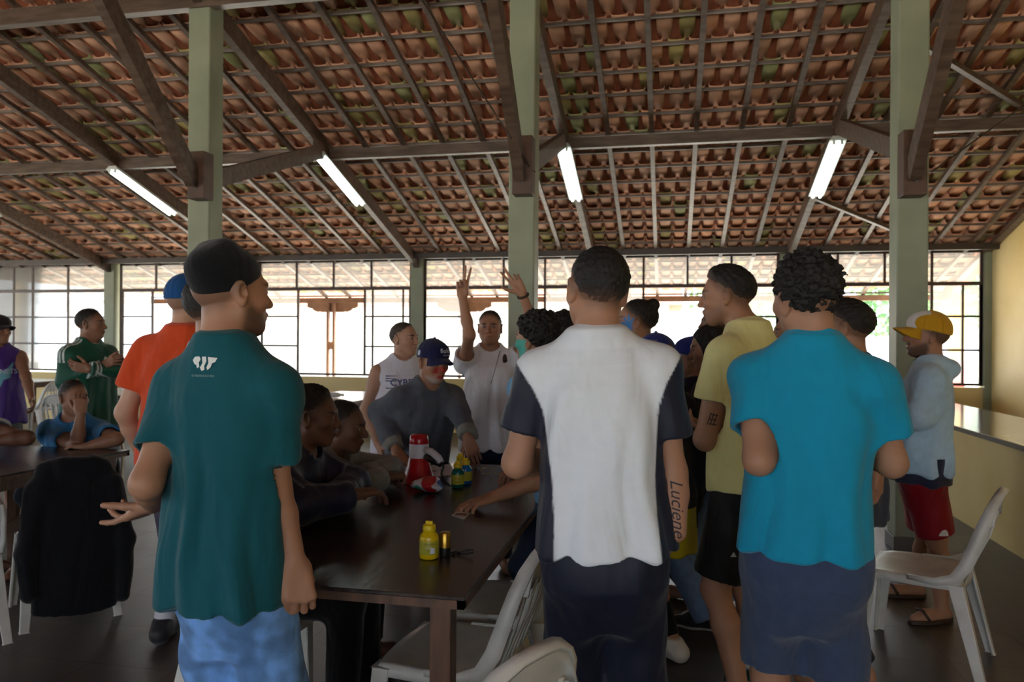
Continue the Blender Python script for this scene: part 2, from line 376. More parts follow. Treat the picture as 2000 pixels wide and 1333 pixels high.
for X, ya, lb in ((X0-2*SP, 8.02, 'fluorescent lamp at the left edge of the ceiling, only its end in sight'), (X0-SP, 8.1, 'fluorescent twin tube lamp on the rafter left of the pillar behind the beanie man'),
              (X0, 8.0, 'fluorescent twin tube lamp on the rafter right of the pillar behind the beanie man'), (X0+SP, 8.06, 'fluorescent twin tube lamp right of the middle pillar'), (X0+2*SP, 8.16, 'fluorescent twin tube lamp left of the right pillar')):
    tag(lamp(X, ya), lb, 'lamp', 'fluorescent lamps under the roof')
# ------------------------------------------------------------ serving counter on the right
co = empty('serving_counter', (2.76, 6, 0)); tag(co, 'long yellow serving counter with a grey stone top along the right wall', 'counter')
MB().box(2.35-2.76, 3.14-2.76, -4.5, 5.46, 0, .738).build('base', M['yellow'], co)
MB().box(2.321-2.76, 3.215-2.76, -4.55, 5.46, .738, .768, bev=.004).build('countertop', M['granite'], co)
MB().box(2.317-2.76, 2.332-2.76, -4.55, 5.46, .734, .769).build('edge_strip', M['dkedge'], co)
# tie wires
M['wire'] = plain('wire', rgb('4a3a30'), .5, metal=.4)
for pts in ([(-.99, 5.62, 2.72), (-1.02, 5.64, 2.74), (-1.41, 4.2, 3.42), (-1.62, 3.4, 3.8)], [(1.75, 5.65, 2.62), (3.0, 7.33, 3.52), (3.9, 8.6, 4.1)]):
    struct(MB().tube(pts, .006, 6), 'cable', M['wire'])
struct(MB().tube([(1.69, 9.9, 2.95), (1.9, 11.40, 2.78), (2.6, 11.42, 2.81)], .004, 5), 'cable', M['wire'])
# ------------------------------------------------------------ veranda and yard beyond the windows
M['post_b'] = mottled('veranda_brown', rgb('6d5040'), rgb('84624e'), .6, 6, .1, 30)
fz = zc(13.1)
vb = MB().box(XL, XR, 13.05, 13.13, fz-.09, fz)
struct(vb, 'fascia', M['post_b'])
for X in (-11.6, -6.1, -3.58, -1.1):
    o = empty('veranda_post', (X, 13.02, 0)); o['kind'] = 'structure'
    for s in (-1, 1): MB().box(s*.06-.022, s*.06+.022, 0, .07, -.05, fz-.09).build('post', M['post_b'], o)
    for z in (.3, 1.27): MB().box(-.04, .04, .01, .06, z, z+.14).build('spacer', M['post_b'], o)
    cb = MB()
    for s in (-1, 1):
        out = [(0, 0), (.50, 0), (.50, -.07), (.44, -.10), (.40, -.10), (.38, -.13), (.34, -.15), (.28, -.17), (.26, -.155), (.22, -.17), (0, -.17)]
        n = len(out); V = [(s*x, y, fz-.09+z) for y in (.08, .11) for x, z in out]
        cb.add(V, [tuple(range(n)), tuple(range(2*n-1, n-1, -1))] + [(k, (k+1) % n, n+(k+1) % n, n+k) for k in range(n)])
    cb.build('corbel', M['post_b'], o)
M['yel2'] = mottled('post_yellow', rgb('e3b93c'), rgb('edc95a'), .6, 5, .1, 20); M['red2'] = mottled('post_red', rgb('a8352e'), rgb('bb4a3c'), .6, 5, .1, 20)
pp = empty('veranda_post', (4.42, 13.0, 0)); pp['kind'] = 'structure'
MB().box(-.09, .09, 0, .18, 1.18, fz).build('upper_shaft', M['yel2'], pp); MB().box(-.095, .095, -.005, .185, -.05, 1.18).build('lower_shaft', M['red2'], pp)
M['render'] = mottled('pale_render', rgb('d9d6ca'), rgb('e9e6dc'), .8, 1, .1, 10)
bl = empty('neighbouring_building', (-9, 34, -.1)); bl['kind'] = 'structure'; bl['label'] = 'pale low building beyond the yard'
MB().box(-14, 9, 0, 6, 0, 3.2).build('wall', M['render'], bl)
MB().add([(-14.6, -.7, 3.15), (9.6, -.7, 3.15), (9.6, 3, 4.6), (-14.6, 3, 4.6), (-14.6, 6.7, 3.15), (9.6, 6.7, 3.15)], [(0, 1, 2, 3), (3, 2, 5, 4), (0, 3, 4), (1, 5, 2), (0, 4, 5, 1)]).build('roof', M['tile_back'], bl)
M['leaf'] = mottled('tree_leaves', rgb('4c7a4a'), rgb('86ac74'), .6, 3, 0)
M['bark'] = mottled('tree_bark', rgb('6a5a48'), rgb('8a7a64'), .8, 9, .3, 30)
def tree(X, Y, h, r, lab, seed):
    rr = np.random.RandomState(seed); o = empty('tree', (X, Y, -.1)); tag(o, lab, 'tree', 'trees beyond the yard')
    MB().tube([(0, 0, 0), (.1, 0, h*.4), (0, .1, h*.75)], [.16, .12, .06], 10).build('trunk', M['bark'], o)
    n = 900; d = rr.normal(size=(n, 3)); d /= np.linalg.norm(d, axis=1)[:, None]; R = r*rr.uniform(.45, 1.0, n)[:, None]**.6*(1+.25*np.sin(d[:, :1]*5+seed)*np.cos(d[:, 2:]*4))
    c = d*R*np.array([1, 1, .8]) + np.array([0, 0, h*.68]); V = []; Q = []
    for i in range(n):
        a = rr.normal(size=3); a /= np.linalg.norm(a); b = np.cross(a, rr.normal(size=3)); b /= np.linalg.norm(b); s = r*.09
        k = len(V); V += [c[i]-a*s, c[i]+b*s*.5, c[i]+a*s, c[i]-b*s*.5]; Q.append((k, k+1, k+2, k+3))
    link('crown', mesh_from('crown', np.array(V), np.array(Q)), o, [M['leaf']])
tree(3.6, 36, 5.2, 2.4, 'leafy tree beyond the yard seen past the man in blue', 1); tree(9.2, 33, 5.0, 2.2, 'leafy tree beyond the yard seen left of the right pillar', 2); tree(12.6, 38, 6, 2.6, 'leafy tree beyond the yard behind the yellow and red post', 4)
# ------------------------------------------------------------ organic shapes: distance fields meshed by surface nets
A3 = lambda v: np.asarray(v, np.float64)
def unit(v): v = A3(v); return v/(np.linalg.norm(v)+1e-12)
def rotv(v, axis, deg):
    a = math.radians(deg); k = unit(axis); v = A3(v); return v*math.cos(a) + np.cross(k, v)*math.sin(a) + k*np.dot(k, v)*(1-math.cos(a))
class Sdf:
    def __init__(s): s.ops = []
    def op(s, fn, k, mode, c, r): s.ops.append((fn, k, mode, A3(c), r)); return s
    def cone(s, a, b, ra, rb, k=.02, mode='u', sq=None):
        a, b = A3(a), A3(b); ab = b-a; L2 = max(ab.dot(ab), 1e-9)
        def fn(P):
            q = P-a; t = np.clip(q@ab/L2, 0, 1); e = q - t[:, None]*ab
            return np.sqrt((e*e).sum(1)) - (ra+(rb-ra)*t)
        return s.op(fn, k, mode, (a+b)/2, np.sqrt(L2)/2+max(ra, rb))
    def flat(s, a, b, ra, rb, k=.02, mode='u', el=None, eld=1.0):         # tapered tube with a flat far end (b), rounded near end; el: axis squashed by eld
        a, b = A3(a), A3(b); ab = b-a; L = np.linalg.norm(ab); n = ab/L
        def fn(P):
            q = P-a; x = q@n; t = np.clip(x/L, 0, 1); e = q - np.clip(x, 0, None)[:, None]*n
            if el is not None: e = e + (e@el)[:, None]*el*(1/eld-1)
            return np.maximum(np.sqrt((e*e).sum(1)) - (ra+(rb-ra)*t), x-L)
        return s.op(fn, k, mode, (a+b)/2, L/2+max(ra, rb))
    def ell(s, c, r, R=None, k=.02, mode='u'):
        c = A3(c); r = A3(r)
        def fn(P):
            q = P-c
            if R is not None: q = q@R
            k0 = np.sqrt(((q/r)**2).sum(1)); k1 = np.sqrt(((q/(r*r))**2).sum(1))+1e-9
            return k0*(k0-1)/k1
        return s.op(fn, k, mode, c, r.max())
    def loft(s, pts, rights, prof, k=.03, mode='u', power=2.3, rnd=.02):
        """pts: spine points, rights: right vectors, prof: (rx, ry, forward offset) at each"""
        pts = A3(pts); rights = A3(rights); prof = A3(prof); n = len(pts)
        def fn(P):
            best = np.full(len(P), 9.0)
            d = np.full(len(P), 9.0)
            for i in range(n-1):
                a, b = pts[i], pts[i+1]; ab = b-a; L = np.linalg.norm(ab); ax = ab/L
                q = P-a; x = q@ax; t = np.clip(x/L, 0, 1)
                r = rights[i]*(1-t[:, None])+rights[i+1]*t[:, None]; r -= (r@ax)[:, None]*ax; r /= np.linalg.norm(r, axis=1)[:, None]+1e-9
                f = np.cross(ax, r)                       # axis x right = forward
                pr = prof[i]*(1-t[:, None])+prof[i+1]*t[:, None]
                e = q - (t*L)[:, None]*ax
                lx = (e*r).sum(1); ly = (e*f).sum(1)-pr[:, 2]
                rad = ((np.abs(lx)/pr[:, 0])**power + (np.abs(ly)/pr[:, 1])**power)**(1/power)
                # scale by local radius in that direction
                ll = np.sqrt(lx*lx+ly*ly)+1e-6
                dr = ll*(1-1/np.maximum(rad, 1e-3))
                dr = np.where(rad < .02, -np.minimum(pr[:, 0], pr[:, 1]), dr)
                axd = np.maximum(-x if i == 0 else -9+0*x, (x-L) if i == n-2 else -9+0*x)
                sec = np.where(x < 0, -x, np.where(x > L, x-L, 0))
                di = np.where(axd > 0, np.sqrt(np.maximum(dr, 0)**2+axd**2), np.maximum(dr, axd))
                m = sec < best-1e-9
                if i == 0 or True:
                    d = np.where(m, di, d); best = np.where(m, sec, best)
            return d
        c = pts.mean(0); return s.op(fn, k, mode, c, np.linalg.norm(pts-c, axis=1).max()+prof[:, :2].max())
    def half(s, o, n, mode='i', k=0.0):                    # keep the side opposite to n
        o = A3(o); n = unit(n)
        return s.op(lambda P: (P-o)@n, k, mode, o, 99)
    def fn(s, f, mode='d', k=0.0): return s.op(f, k, mode, (0, 0, 0), 99)
    def sub(s): return s
    def __call__(s, P, box=None):
        d = np.full(len(P), 1.0)
        for fn, k, mode, c, r in s.ops:
            if box is not None and r < 50:
                q = np.maximum(np.maximum(box[0]-c, c-box[1]), 0)
                if np.sqrt((q*q).sum()) > r+.05: continue
            v = fn(P)
            if mode == 'u':
                if k > 0:
                    h = np.clip(.5+.5*(d-v)/k, 0, 1); d = d+(v-d)*h - k*h*(1-h)
                else: d = np.minimum(d, v)
            elif mode == 's':
                v = -v
                if k > 0:
                    h = np.clip(.5-.5*(d-v)/k, 0, 1); d = d+(v-d)*h + k*h*(1-h)
                else: d = np.maximum(d, v)
            elif mode == 'i': d = np.maximum(d, v)
            else: d = d + v
        return d
NETQ = 1.0
def nets(sdf, lo, hi, h, B=8):
    h = h*NETQ
    lo = A3(lo); n = (np.ceil((A3(hi)-lo)/h/B).astype(int))*B
    nb = n//B
    g = np.stack(np.meshgrid(*[np.arange(k) for k in nb], indexing='ij'), -1).reshape(-1, 3)
    cen = lo + (g+.5)*B*h
    cd_ = np.empty(len(cen))
    for i in range(0, len(cen), 512):
        c = cen[i:i+512]; cd_[i:i+512] = sdf(c)
    act = g[np.abs(cd_) < B*h*.9*1.35+.012]
    D = np.repeat(np.repeat(np.repeat(np.where(cd_ < 0, -1., 1.).reshape(nb).astype(np.float32), B, 0), B, 1), B, 2)
    off = np.stack(np.meshgrid(np.arange(B), np.arange(B), np.arange(B), indexing='ij'), -1).reshape(-1, 3)
    for i in range(0, len(act), 24):
        idx = (act[i:i+24, None, :]*B + off[None]).reshape(-1, 3)
        P = lo + idx*h
        D[idx[:, 0], idx[:, 1], idx[:, 2]] = sdf(P, (P.min(0), P.max(0)))
    S = D < 0
    c0 = S[:-1, :-1, :-1]; anyS = np.zeros_like(c0); allS = np.ones_like(c0)
    cor = [(i, j, k) for i in (0, 1) for j in (0, 1) for k in (0, 1)]
    N = np.array(D.shape)
    sl = lambda i, j, k: (slice(i, N[0]-1+i), slice(j, N[1]-1+j), slice(k, N[2]-1+k))
    for c in cor: anyS |= S[sl(*c)]; allS &= S[sl(*c)]
    cells = np.argwhere(anyS & ~allS)
    if len(cells) == 0: return np.zeros((0, 3)), np.zeros((0, 4), int)
    val = np.stack([D[cells[:, 0]+i, cells[:, 1]+j, cells[:, 2]+k] for i, j, k in cor], 1)
    corA = np.array(cor, float); acc = np.zeros((len(cells), 3)); cnt = np.zeros(len(cells))
    for a in range(8):
        for b in range(a+1, 8):
            if np.abs(corA[a]-corA[b]).sum() != 1: continue
            m = (val[:, a] < 0) != (val[:, b] < 0)
            t = val[:, a]/(val[:, a]-val[:, b]+1e-12); p = corA[a]+(corA[b]-corA[a])*np.clip(t, 0, 1)[:, None]
            acc[m] += p[m]; cnt[m] += 1
    V = lo + (cells + acc/cnt[:, None])*h
    idm = np.full(N-1, -1, np.int32); idm[cells[:, 0], cells[:, 1], cells[:, 2]] = np.arange(len(cells))
    Q = []
    for ax in range(3):
        u, w = (ax+1) % 3, (ax+2) % 3
        a = [slice(None)]*3; b = [slice(None)]*3; a[ax] = slice(0, -1); b[ax] = slice(1, None)
        e = np.argwhere(S[tuple(a)] != S[tuple(b)])
        ok = (e[:, u] > 0) & (e[:, w] > 0) & (e[:, u] < N[u]-1) & (e[:, w] < N[w]-1); e = e[ok]
        if len(e) == 0: continue
        ss = S[e[:, 0], e[:, 1], e[:, 2]]
        def idx(du, dw):
            q = e.copy(); q[:, u] -= du; q[:, w] -= dw; return idm[q[:, 0], q[:, 1], q[:, 2]]
        q = np.stack([idx(1, 1), idx(0, 1), idx(0, 0), idx(1, 0)], 1)
        q = np.where(ss[:, None], q, q[:, ::-1])
        Q.append(q[(q >= 0).all(1)])
    return V, np.concatenate(Q)
def inbox(P, bx): return ((P >= bx[0]) & (P <= bx[1])).all(1)
def nets_multi(sdf, lo, hi, h, fine):
    """coarse mesh outside the fine boxes, finer mesh inside them; all one mesh"""
    V, Fq = nets(sdf, lo, hi, h)
    for (bl, bh, fh) in fine:
        e = h*NETQ*.6
        m = inbox(V, (A3(bl)+e, A3(bh)-e)); Fq = Fq[~m[Fq].all(1)]
    Vs, Fs, n = [V], [Fq], len(V)
    for (bl, bh, fh) in fine:
        v, f = nets(sdf, bl, bh, fh); Vs.append(v); Fs.append(f+n); n += len(v)
    V = np.concatenate(Vs); Fq = np.concatenate(Fs)
    us = np.unique(Fq); mp = np.full(len(V), -1); mp[us] = np.arange(len(us)); return V[us], mp[Fq]
def sdf_obj(name, V, Fq, mat, parent, colors=None, origin=None):
    o_ = A3(origin if origin is not None else (0, 0, 0))
    me = mesh_from(name, V-o_, Fq, True)
    if colors is not None:
        if np.ndim(colors) == 1: colors = np.repeat(A3(colors[:3])[None], len(V), 0)
        at = me.color_attributes.new('Col', 'FLOAT_COLOR', 'POINT')
        at.data.foreach_set('color', np.concatenate([colors, np.ones((len(V), 1))], 1).astype(np.float32).ravel())
    return link(name, me, parent, [mat])
def sst(a, b, x):
    t = np.clip((x-a)/(b-a), 0, 1); return t*t*(3-2*t)
def wave_noise(seed, freq, n=7, stretch=(1, 1, 1)):
    r = np.random.RandomState(seed); K = r.normal(size=(n, 3)); K /= np.linalg.norm(K, axis=1)[:, None]; K *= freq*r.uniform(.6, 1.5, (n, 1)); K *= A3(stretch); ph = r.uniform(0, 6.28, n); w = 1/np.sqrt(n)
    return lambda P: (np.sin(P@K.T+ph)*w).sum(1)
# ------------------------------------------------------------ people
HEAD_TOP = .113
M['skin'] = attr_mat('skin', .52, .08, 220, .35, .08)
M['cloth'] = attr_mat('cotton_cloth', .85, .35, 500, .2, .07, .15, .8)
M['slick'] = attr_mat('sports_fabric', .55, .2, 700, .35, .05, .1, .65)
M['hair'] = attr_mat('hair', .6, .9, 380, .35, .35)
M['denim'] = attr_mat('denim', .85, .5, 420, .2, .35, .1, .5)
M['print'] = attr_mat('screen_print', .6, .05, 300, .3, .04)
M['fleece'] = attr_mat('heather_fleece', .95, .8, 420, .1, .22, .2, .5)
SKIN = {'light': (.50, .285, .19), 'tan': (.40, .205, .125), 'brown': (.27, .13, .078), 'dark': (.135, .062, .038)}
HAIRC = (.012, .010, .009)
def frame(ang, pitch=0, tilt=0):
    """columns right, forward, up; ang 0 looks away from the camera along +Y, 90 looks left, 180 faces the camera"""
    a = math.radians(ang); f = A3((-math.sin(a), math.cos(a), 0)); r = A3((math.cos(a), math.sin(a), 0)); u = A3((0, 0, 1))
    f, u = rotv(f, r, pitch), rotv(u, r, pitch)
    r, u = rotv(r, f, tilt), rotv(u, f, tilt)
    return np.stack([r, f, u], 1)
class Person: pass
def head_ops(s, c, R, hs, ears=True, nose=1.0, jaw=1.0, smile=0, brow=1.0):
    g = lambda x, y, z: c + R@A3((x*hs, y*hs, z*hs))
    e = lambda cc, rr, k=.02, mode='u': s.ell(g(*cc), A3(rr)*hs, R, k*hs, mode)
    e((0, -.014, .026), (.074, .097, .086), 0)
    e((0, .030, -.020), (.060, .062, .078), .03)
    for m in (-1, 1):
        s.cone(g(m*.050*jaw, .005, -.055), g(m*.018, .060, -.093), .020*hs, .018*hs, .035*hs)
        e((m*.043, .058, -.024), (.020, .020, .018), .025)
    e((0, .066, -.090), (.022, .018, .018), .02)
    e((0, .040, -.060), (.042, .042, .04), .02)
    s.cone(g(-.034, .077, .022*brow), g(.034, .077, .022*brow), .011*hs, .011*hs, .015*hs)
    e((0, .082, .020), (.014, .012, .014), .012)
    for m in (-1, 1): e((m*.031, .096, .002), (.018, .016, .012), .012, 's')
    s.cone(g(0, .086, .010), g(0, .107*nose, -.028), .007*hs, .0115*hs, .010*hs)
    for m in (-1, 1): e((m*.011, .095, -.033), (.009, .011, .008), .006)
    e((0, .088, -.060), (.024, .012, .010), .010)
    s.cone(g(-.022, .081, -.058+smile*.004), g(0, .094, -.0575), .0045*hs, .0065*hs, .006*hs); s.cone(g(.022, .081, -.058+smile*.004), g(0, .094, -.0575), .0045*hs, .0065*hs, .006*hs)
    s.cone(g(-.018, .082, -.069), g(.018, .082, -.069), .006*hs, .006*hs, .006*hs); e((0, .088, -.070), (.012, .008, .007), .006)
    s.cone(g(-.022, .090, -.0635+smile*.005), g(0, .103, -.064), .0018*hs, .0026*hs, .003*hs, 's'); s.cone(g(.022, .090, -.0635+smile*.005), g(0, .103, -.064), .0018*hs, .0026*hs, .003*hs, 's')
    for m in (-1, 1): e((m*.031, .074, .002), (.0135, .0135, .0125), .003)
    if ears:
        for m in (-1, 1):
            Re = R@frame(m*-22, 0, m*8)
            cc = g(m*.079, -.012, -.006)
            s.ell(cc, A3((.009, .020, .033))*hs, Re, .008*hs); s.ell(g(m*.086, -.006, -.002), A3((.006, .011, .019))*hs, Re, .005*hs, 's')
            s.ell(g(m*.078, -.006, -.031), A3((.008, .010, .012))*hs, Re, .006*hs)
def hand_ops(s, w, d, pn, side, hs=1.0, curl=(20, 30, 20), spread=3, fingers=None, thumb=(35, 20, 15, 15), joints=None):
    """w wrist, d direction of the fingers, pn palm normal, side +1: thumb on the d x pn side"""
    d = unit(d); pn = unit(A3(pn)-d*np.dot(pn, d)); t = np.cross(d, pn)*side       # t points to the thumb
    kn = [(.092, .030), (.096, .010), (.090, -.011), (.080, -.030)]; ln = [(.043, .026, .021), (.047, .029, .022), (.043, .027, .021), (.034, .021, .018)]
    P = [w + d*a*hs + t*b*hs for a, b in kn]
    for i in range(4):
        s.cone(w + t*kn[i][1]*.55*hs + d*.008*hs, P[i], .0135*hs, .0115*hs, .016*hs)
    s.cone(w+t*.022*hs+d*.018*hs+pn*.006*hs, w+t*.024*hs+d*.055*hs+pn*.006*hs, .015*hs, .011*hs, .014*hs)     # thenar
    s.cone(w-t*.020*hs+d*.018*hs+pn*.005*hs, w-t*.026*hs+d*.060*hs+pn*.004*hs, .012*hs, .010*hs, .012*hs)
    for i in range(4):
        c = fingers[i] if fingers else curl
        a, p, q = 0.0, P[i], None
        sp = spread*(1.5-i)
        dd = rotv(d, pn, -sp*side if True else sp); r = .0092 if i < 3 else .008
        lat = np.cross(dd, pn)
        ang = 0
        for j in range(3):
            ang += c[j]
            v = dd*math.cos(math.radians(ang)) + pn*math.sin(math.radians(ang))
            q = p + v*ln[i][j]*hs
            s.cone(p, q, (r-.0007*j)*hs, (r-.0007*(j+1))*hs, .004*hs); p = q
    b0 = w + t*.026*hs + d*.022*hs + pn*.006*hs
    v = unit(d*math.cos(math.radians(thumb[0])) + t*math.sin(math.radians(thumb[0])) + pn*math.sin(math.radians(thumb[1])))
    p = b0
    for j, L in enumerate((.040, .033, .026)):
        if j: v = unit(v + (d*.5 - t*.5 + pn*.25)*math.sin(math.radians(thumb[1+j])))
        q = p + v*L*hs; s.cone(p, q, (.0125-.0013*j)*hs, (.0112-.0013*j)*hs, .006*hs); p = q
    return P
HANDS = {'relaxed': dict(curl=(22, 32, 22), spread=2), 'open': dict(curl=(6, 8, 6), spread=6), 'fist': dict(curl=(75, 95, 55), spread=0, thumb=(10, 40, 40, 30)),
         'flat': dict(curl=(4, 10, 8), spread=5), 'loose': dict(curl=(40, 55, 35), spread=1), 'pinch': dict(fingers=[(45, 40, 20), (50, 45, 20), (45, 50, 25), (40, 50, 30)], thumb=(25, 45, 10, 10)),
         'v': dict(fingers=[(-2, 4, 2), (-2, 4, 2), (80, 100, 60), (80, 100, 60)], spread=9, thumb=(2, 50, 55, 40))}
def ik(a, c, la, lb, pole):
    """elbow between a and c given the two segment lengths"""
    a, c = A3(a), A3(c); d = c-a; L = np.linalg.norm(d)
    if L > (la+lb)*.995: k = L/(la+lb)*1.006; la *= k; lb *= k
    n = d/L; x = (la*la-lb*lb+L*L)/(2*L); h = math.sqrt(max(la*la-x*x, 0)); p = A3(pole); p = unit(p-n*p.dot(n)); return a+n*x+p*h
def skeleton(head, face, body=None, H=None, lean=0, side=0, twist=0, hpitch=0, htilt=0, sit=None, arms=None, legs=None, fat=1.0, shw=1.0, base=None, hs=1.0, stance=.10, drop=.084, nb=0.0):
    """head: world position of the middle of the head; face: heading of the head; body: heading of the pelvis"""
    p = Person(); body = face if body is None else body
    p.head = A3(head); s = (H/1.70) if H else p.head[2]/1.587
    p.s = s; p.hs = hs*(.55+.45*s); p.fat = fat; p.shw = shw
    B = frame(body); r, f, u = B.T
    T = frame(body+0, lean, side)                                # trunk frame (lean < 0 bends forward)
    T2 = np.stack([rotv(T[:, 0], T[:, 2], twist), rotv(T[:, 1], T[:, 2], twist), T[:, 2]], 1)
    HR = frame(face, hpitch, htilt); p.HR = HR
    neck = p.head - (HR@A3((0, .012, .118)))*s*.95 - T[:, 2]*.040*s - T[:, 1]*nb*s
    spine = .51*s
    pel = neck - T[:, 2]*spine - T[:, 1]*(-.005)*s
    if sit is not None: pel[2] = sit
    elif base is not None: pel = A3((base[0], base[1], .93*s))
    p.pel, p.neck, p.B, p.T, p.T2 = pel, neck, B, T, T2
    ax = unit(neck-pel); p.axis = ax
    w = .168*s*shw
    sh0 = neck - ax*drop*s
    p.sh = {k: sh0 + T2[:, 0]*m*w - T2[:, 1]*.005*s for k, m in (('R', 1), ('L', -1))}
    p.la, p.lb = .30*s, .255*s
    p.el, p.wr, p.hd = {}, {}, {}
    arms = arms or {}
    for k, m in (('R', 1), ('L', -1)):
        a = dict(arms.get(k, {}))
        if 'w' in a: wr = A3(a['w'])
        else:
            q = a.get('l', (.06, .05, -.53)); wr = p.sh[k] + (T2[:, 0]*m*q[0] + B[:, 1]*q[1] + A3((0, 0, 1))*q[2])*s
        el = A3(a['e']) if 'e' in a else ik(p.sh[k], wr, p.la, p.lb, a.get('pole', T2[:, 0]*m*.5 - T2[:, 1]*1.0))
        p.el[k], p.wr[k] = el, wr
        fore = unit(wr-el)
        d = unit(a['d']) if 'd' in a else fore
        pn = A3(a['n']) if 'n' in a else -T2[:, 0]*m
        pn = unit(pn-d*pn.dot(d)) if abs(unit(pn).dot(d)) < .98 else unit(np.cross(d, f))
        # the thumb of a right hand lies on (d x palm normal) ... sign by handedness
        p.hd[k] = (d, pn, (1 if k == 'R' else -1)*a.get('flip', 1), a.get('hand', 'relaxed'))
    p.hip = {k: pel - u*.05*s + r*m*.080*s for k, m in (('R', 1), ('L', -1))}
    p.kn, p.an, p.ft = {}, {}, {}
    legs = legs or {}
    for k, m in (('R', 1), ('L', -1)):
        a = legs.get(k, {})
        if 'an' in a: an = A3(a['an'])
        elif sit is not None: an = p.hip[k] + (f*(.42) + r*m*.03)*s; an[2] = .085*s
        else: an = p.hip[k] + (r*m*(stance-.080) - f*.02)*s; an[2] = .085*s
        p.an[k] = an
        p.kn[k] = A3(a['kn']) if 'kn' in a else ik(p.hip[k], an, .425*s, .40*s, a.get('pole', f + u*(.8 if sit is not None else 0)))
        p.ft[k] = unit(A3(a['toe'])) if 'toe' in a else unit(f + r*m*.18)
    return p
def trunk_pts(p, zs):
    """points on the bent spine; z measured in standing metres for a 1.70 m body (0.93 pelvis, 1.44 neck)"""
    return [p.pel + p.axis*((z-.93)*p.s*np.linalg.norm(p.neck-p.pel)/(.51*p.s)) for z in zs]
def trunk_rights(p, zs): return [unit(p.B[:, 0]*(1-t)+p.T2[:, 0]*t) for t in [min(max((z-.93)/.4, 0), 1) for z in zs]]
def loft(sd, p, table, sx=1.0, sy=1.0, k=.03, mode='u', power=2.3):
    zs = [t[0] for t in table]
    sd.loft(trunk_pts(p, zs), trunk_rights(p, zs), [(t[1]*p.s*sx, t[2]*p.s*sy, (t[3] if len(t) > 3 else 0)*p.s) for t in table], k*p.s, mode, power)
BODYT = [(.80, .138, .090, -.015), (.90, .142, .098, -.012), (1.06, .126, .090, .0), (1.22, .152, .112, .0), (1.33, .155, .108, -.008), (1.39, .125, .088, -.012), (1.45, .066, .058, -.012)]
def skin_sdf(p, head_kw=None, shoes=True, hands=True):
    s = p.s; sd = Sdf(); fx = p.fat
    loft(sd, p, BODYT, fx, fx, 0)
    sd.cone(p.neck - p.axis*.03*s - p.T2[:, 1]*.012*s, p.head - p.HR[:, 2]*.045*s - p.HR[:, 1]*.022*s, .060*s*(.5+.5*fx), .054*s, .03)
    for m, k in ((1, 'R'), (-1, 'L')):                      # trapezius, shoulders and arms
        sd.cone(p.neck + p.axis*.012*s - p.T2[:, 1]*.02*s, p.sh[k] + p.axis*.0*s, .034*s, .046*s, .05)
        S, E, Wr = p.sh[k], p.el[k], p.wr[k]
        sd.cone(S, E, .053*s*fx, .040*s*fx, .04); mid = S*.55+E*.45
        sd.ell(S*.75+E*.25 , A3((.055, .055, .055))*s*fx, None, .03)
        sd.cone(E, E*.65+Wr*.35, .039*s*fx, .041*s*fx, .035); sd.cone(E*.65+Wr*.35, Wr, .042*s*fx, .026*s, .02)
        if hands:
            d, pn, sg, pose = p.hd[k]; kw = dict(HANDS[pose]) if isinstance(pose, str) else dict(pose)
            hand_ops(sd, Wr, d, pn, sg, .95*s+.05, **kw)
    for k in 'RL':
        h_, kn, an = p.hip[k], p.kn[k], p.an[k]
        sd.cone(h_, kn, .086*s*fx, .054*s, .05); sd.cone(kn, kn*.68+an*.32 - p.ft[k]*.010*s, .049*s, .050*s*fx, .03); sd.cone(kn*.68+an*.32 - p.ft[k]*.010*s, an, .050*s*fx, .034*s, .03)
        ft = p.ft[k]; sole = an.copy(); sole[2] = .03*s
        sd.cone(an - ft*.03*s - A3((0, 0, .045*s)), an + ft*.10*s - A3((0, 0, .052*s)), .033*s, .034*s, .03)
        sd.cone(an + ft*.10*s - A3((0, 0, .052*s)), an + ft*.165*s - A3((0, 0, .060*s)), .036*s, .022*s, .02)
    head_ops(sd, p.head, p.HR, p.hs, **(head_kw or {}))
    return sd
def hl(p, P): return ((P-p.head)@p.HR)/p.hs                 # head-local coordinates, metres of a standard head
HLX = [-.125, -.075, -.045, -.02, .005, .03, .05, .075, .09]; HLZ = [-.058, -.058, -.045, -.012, .004, .022, .052, .074, .078]
def hairline(y, up=0.0): return np.interp(y, HLX, HLZ)+up
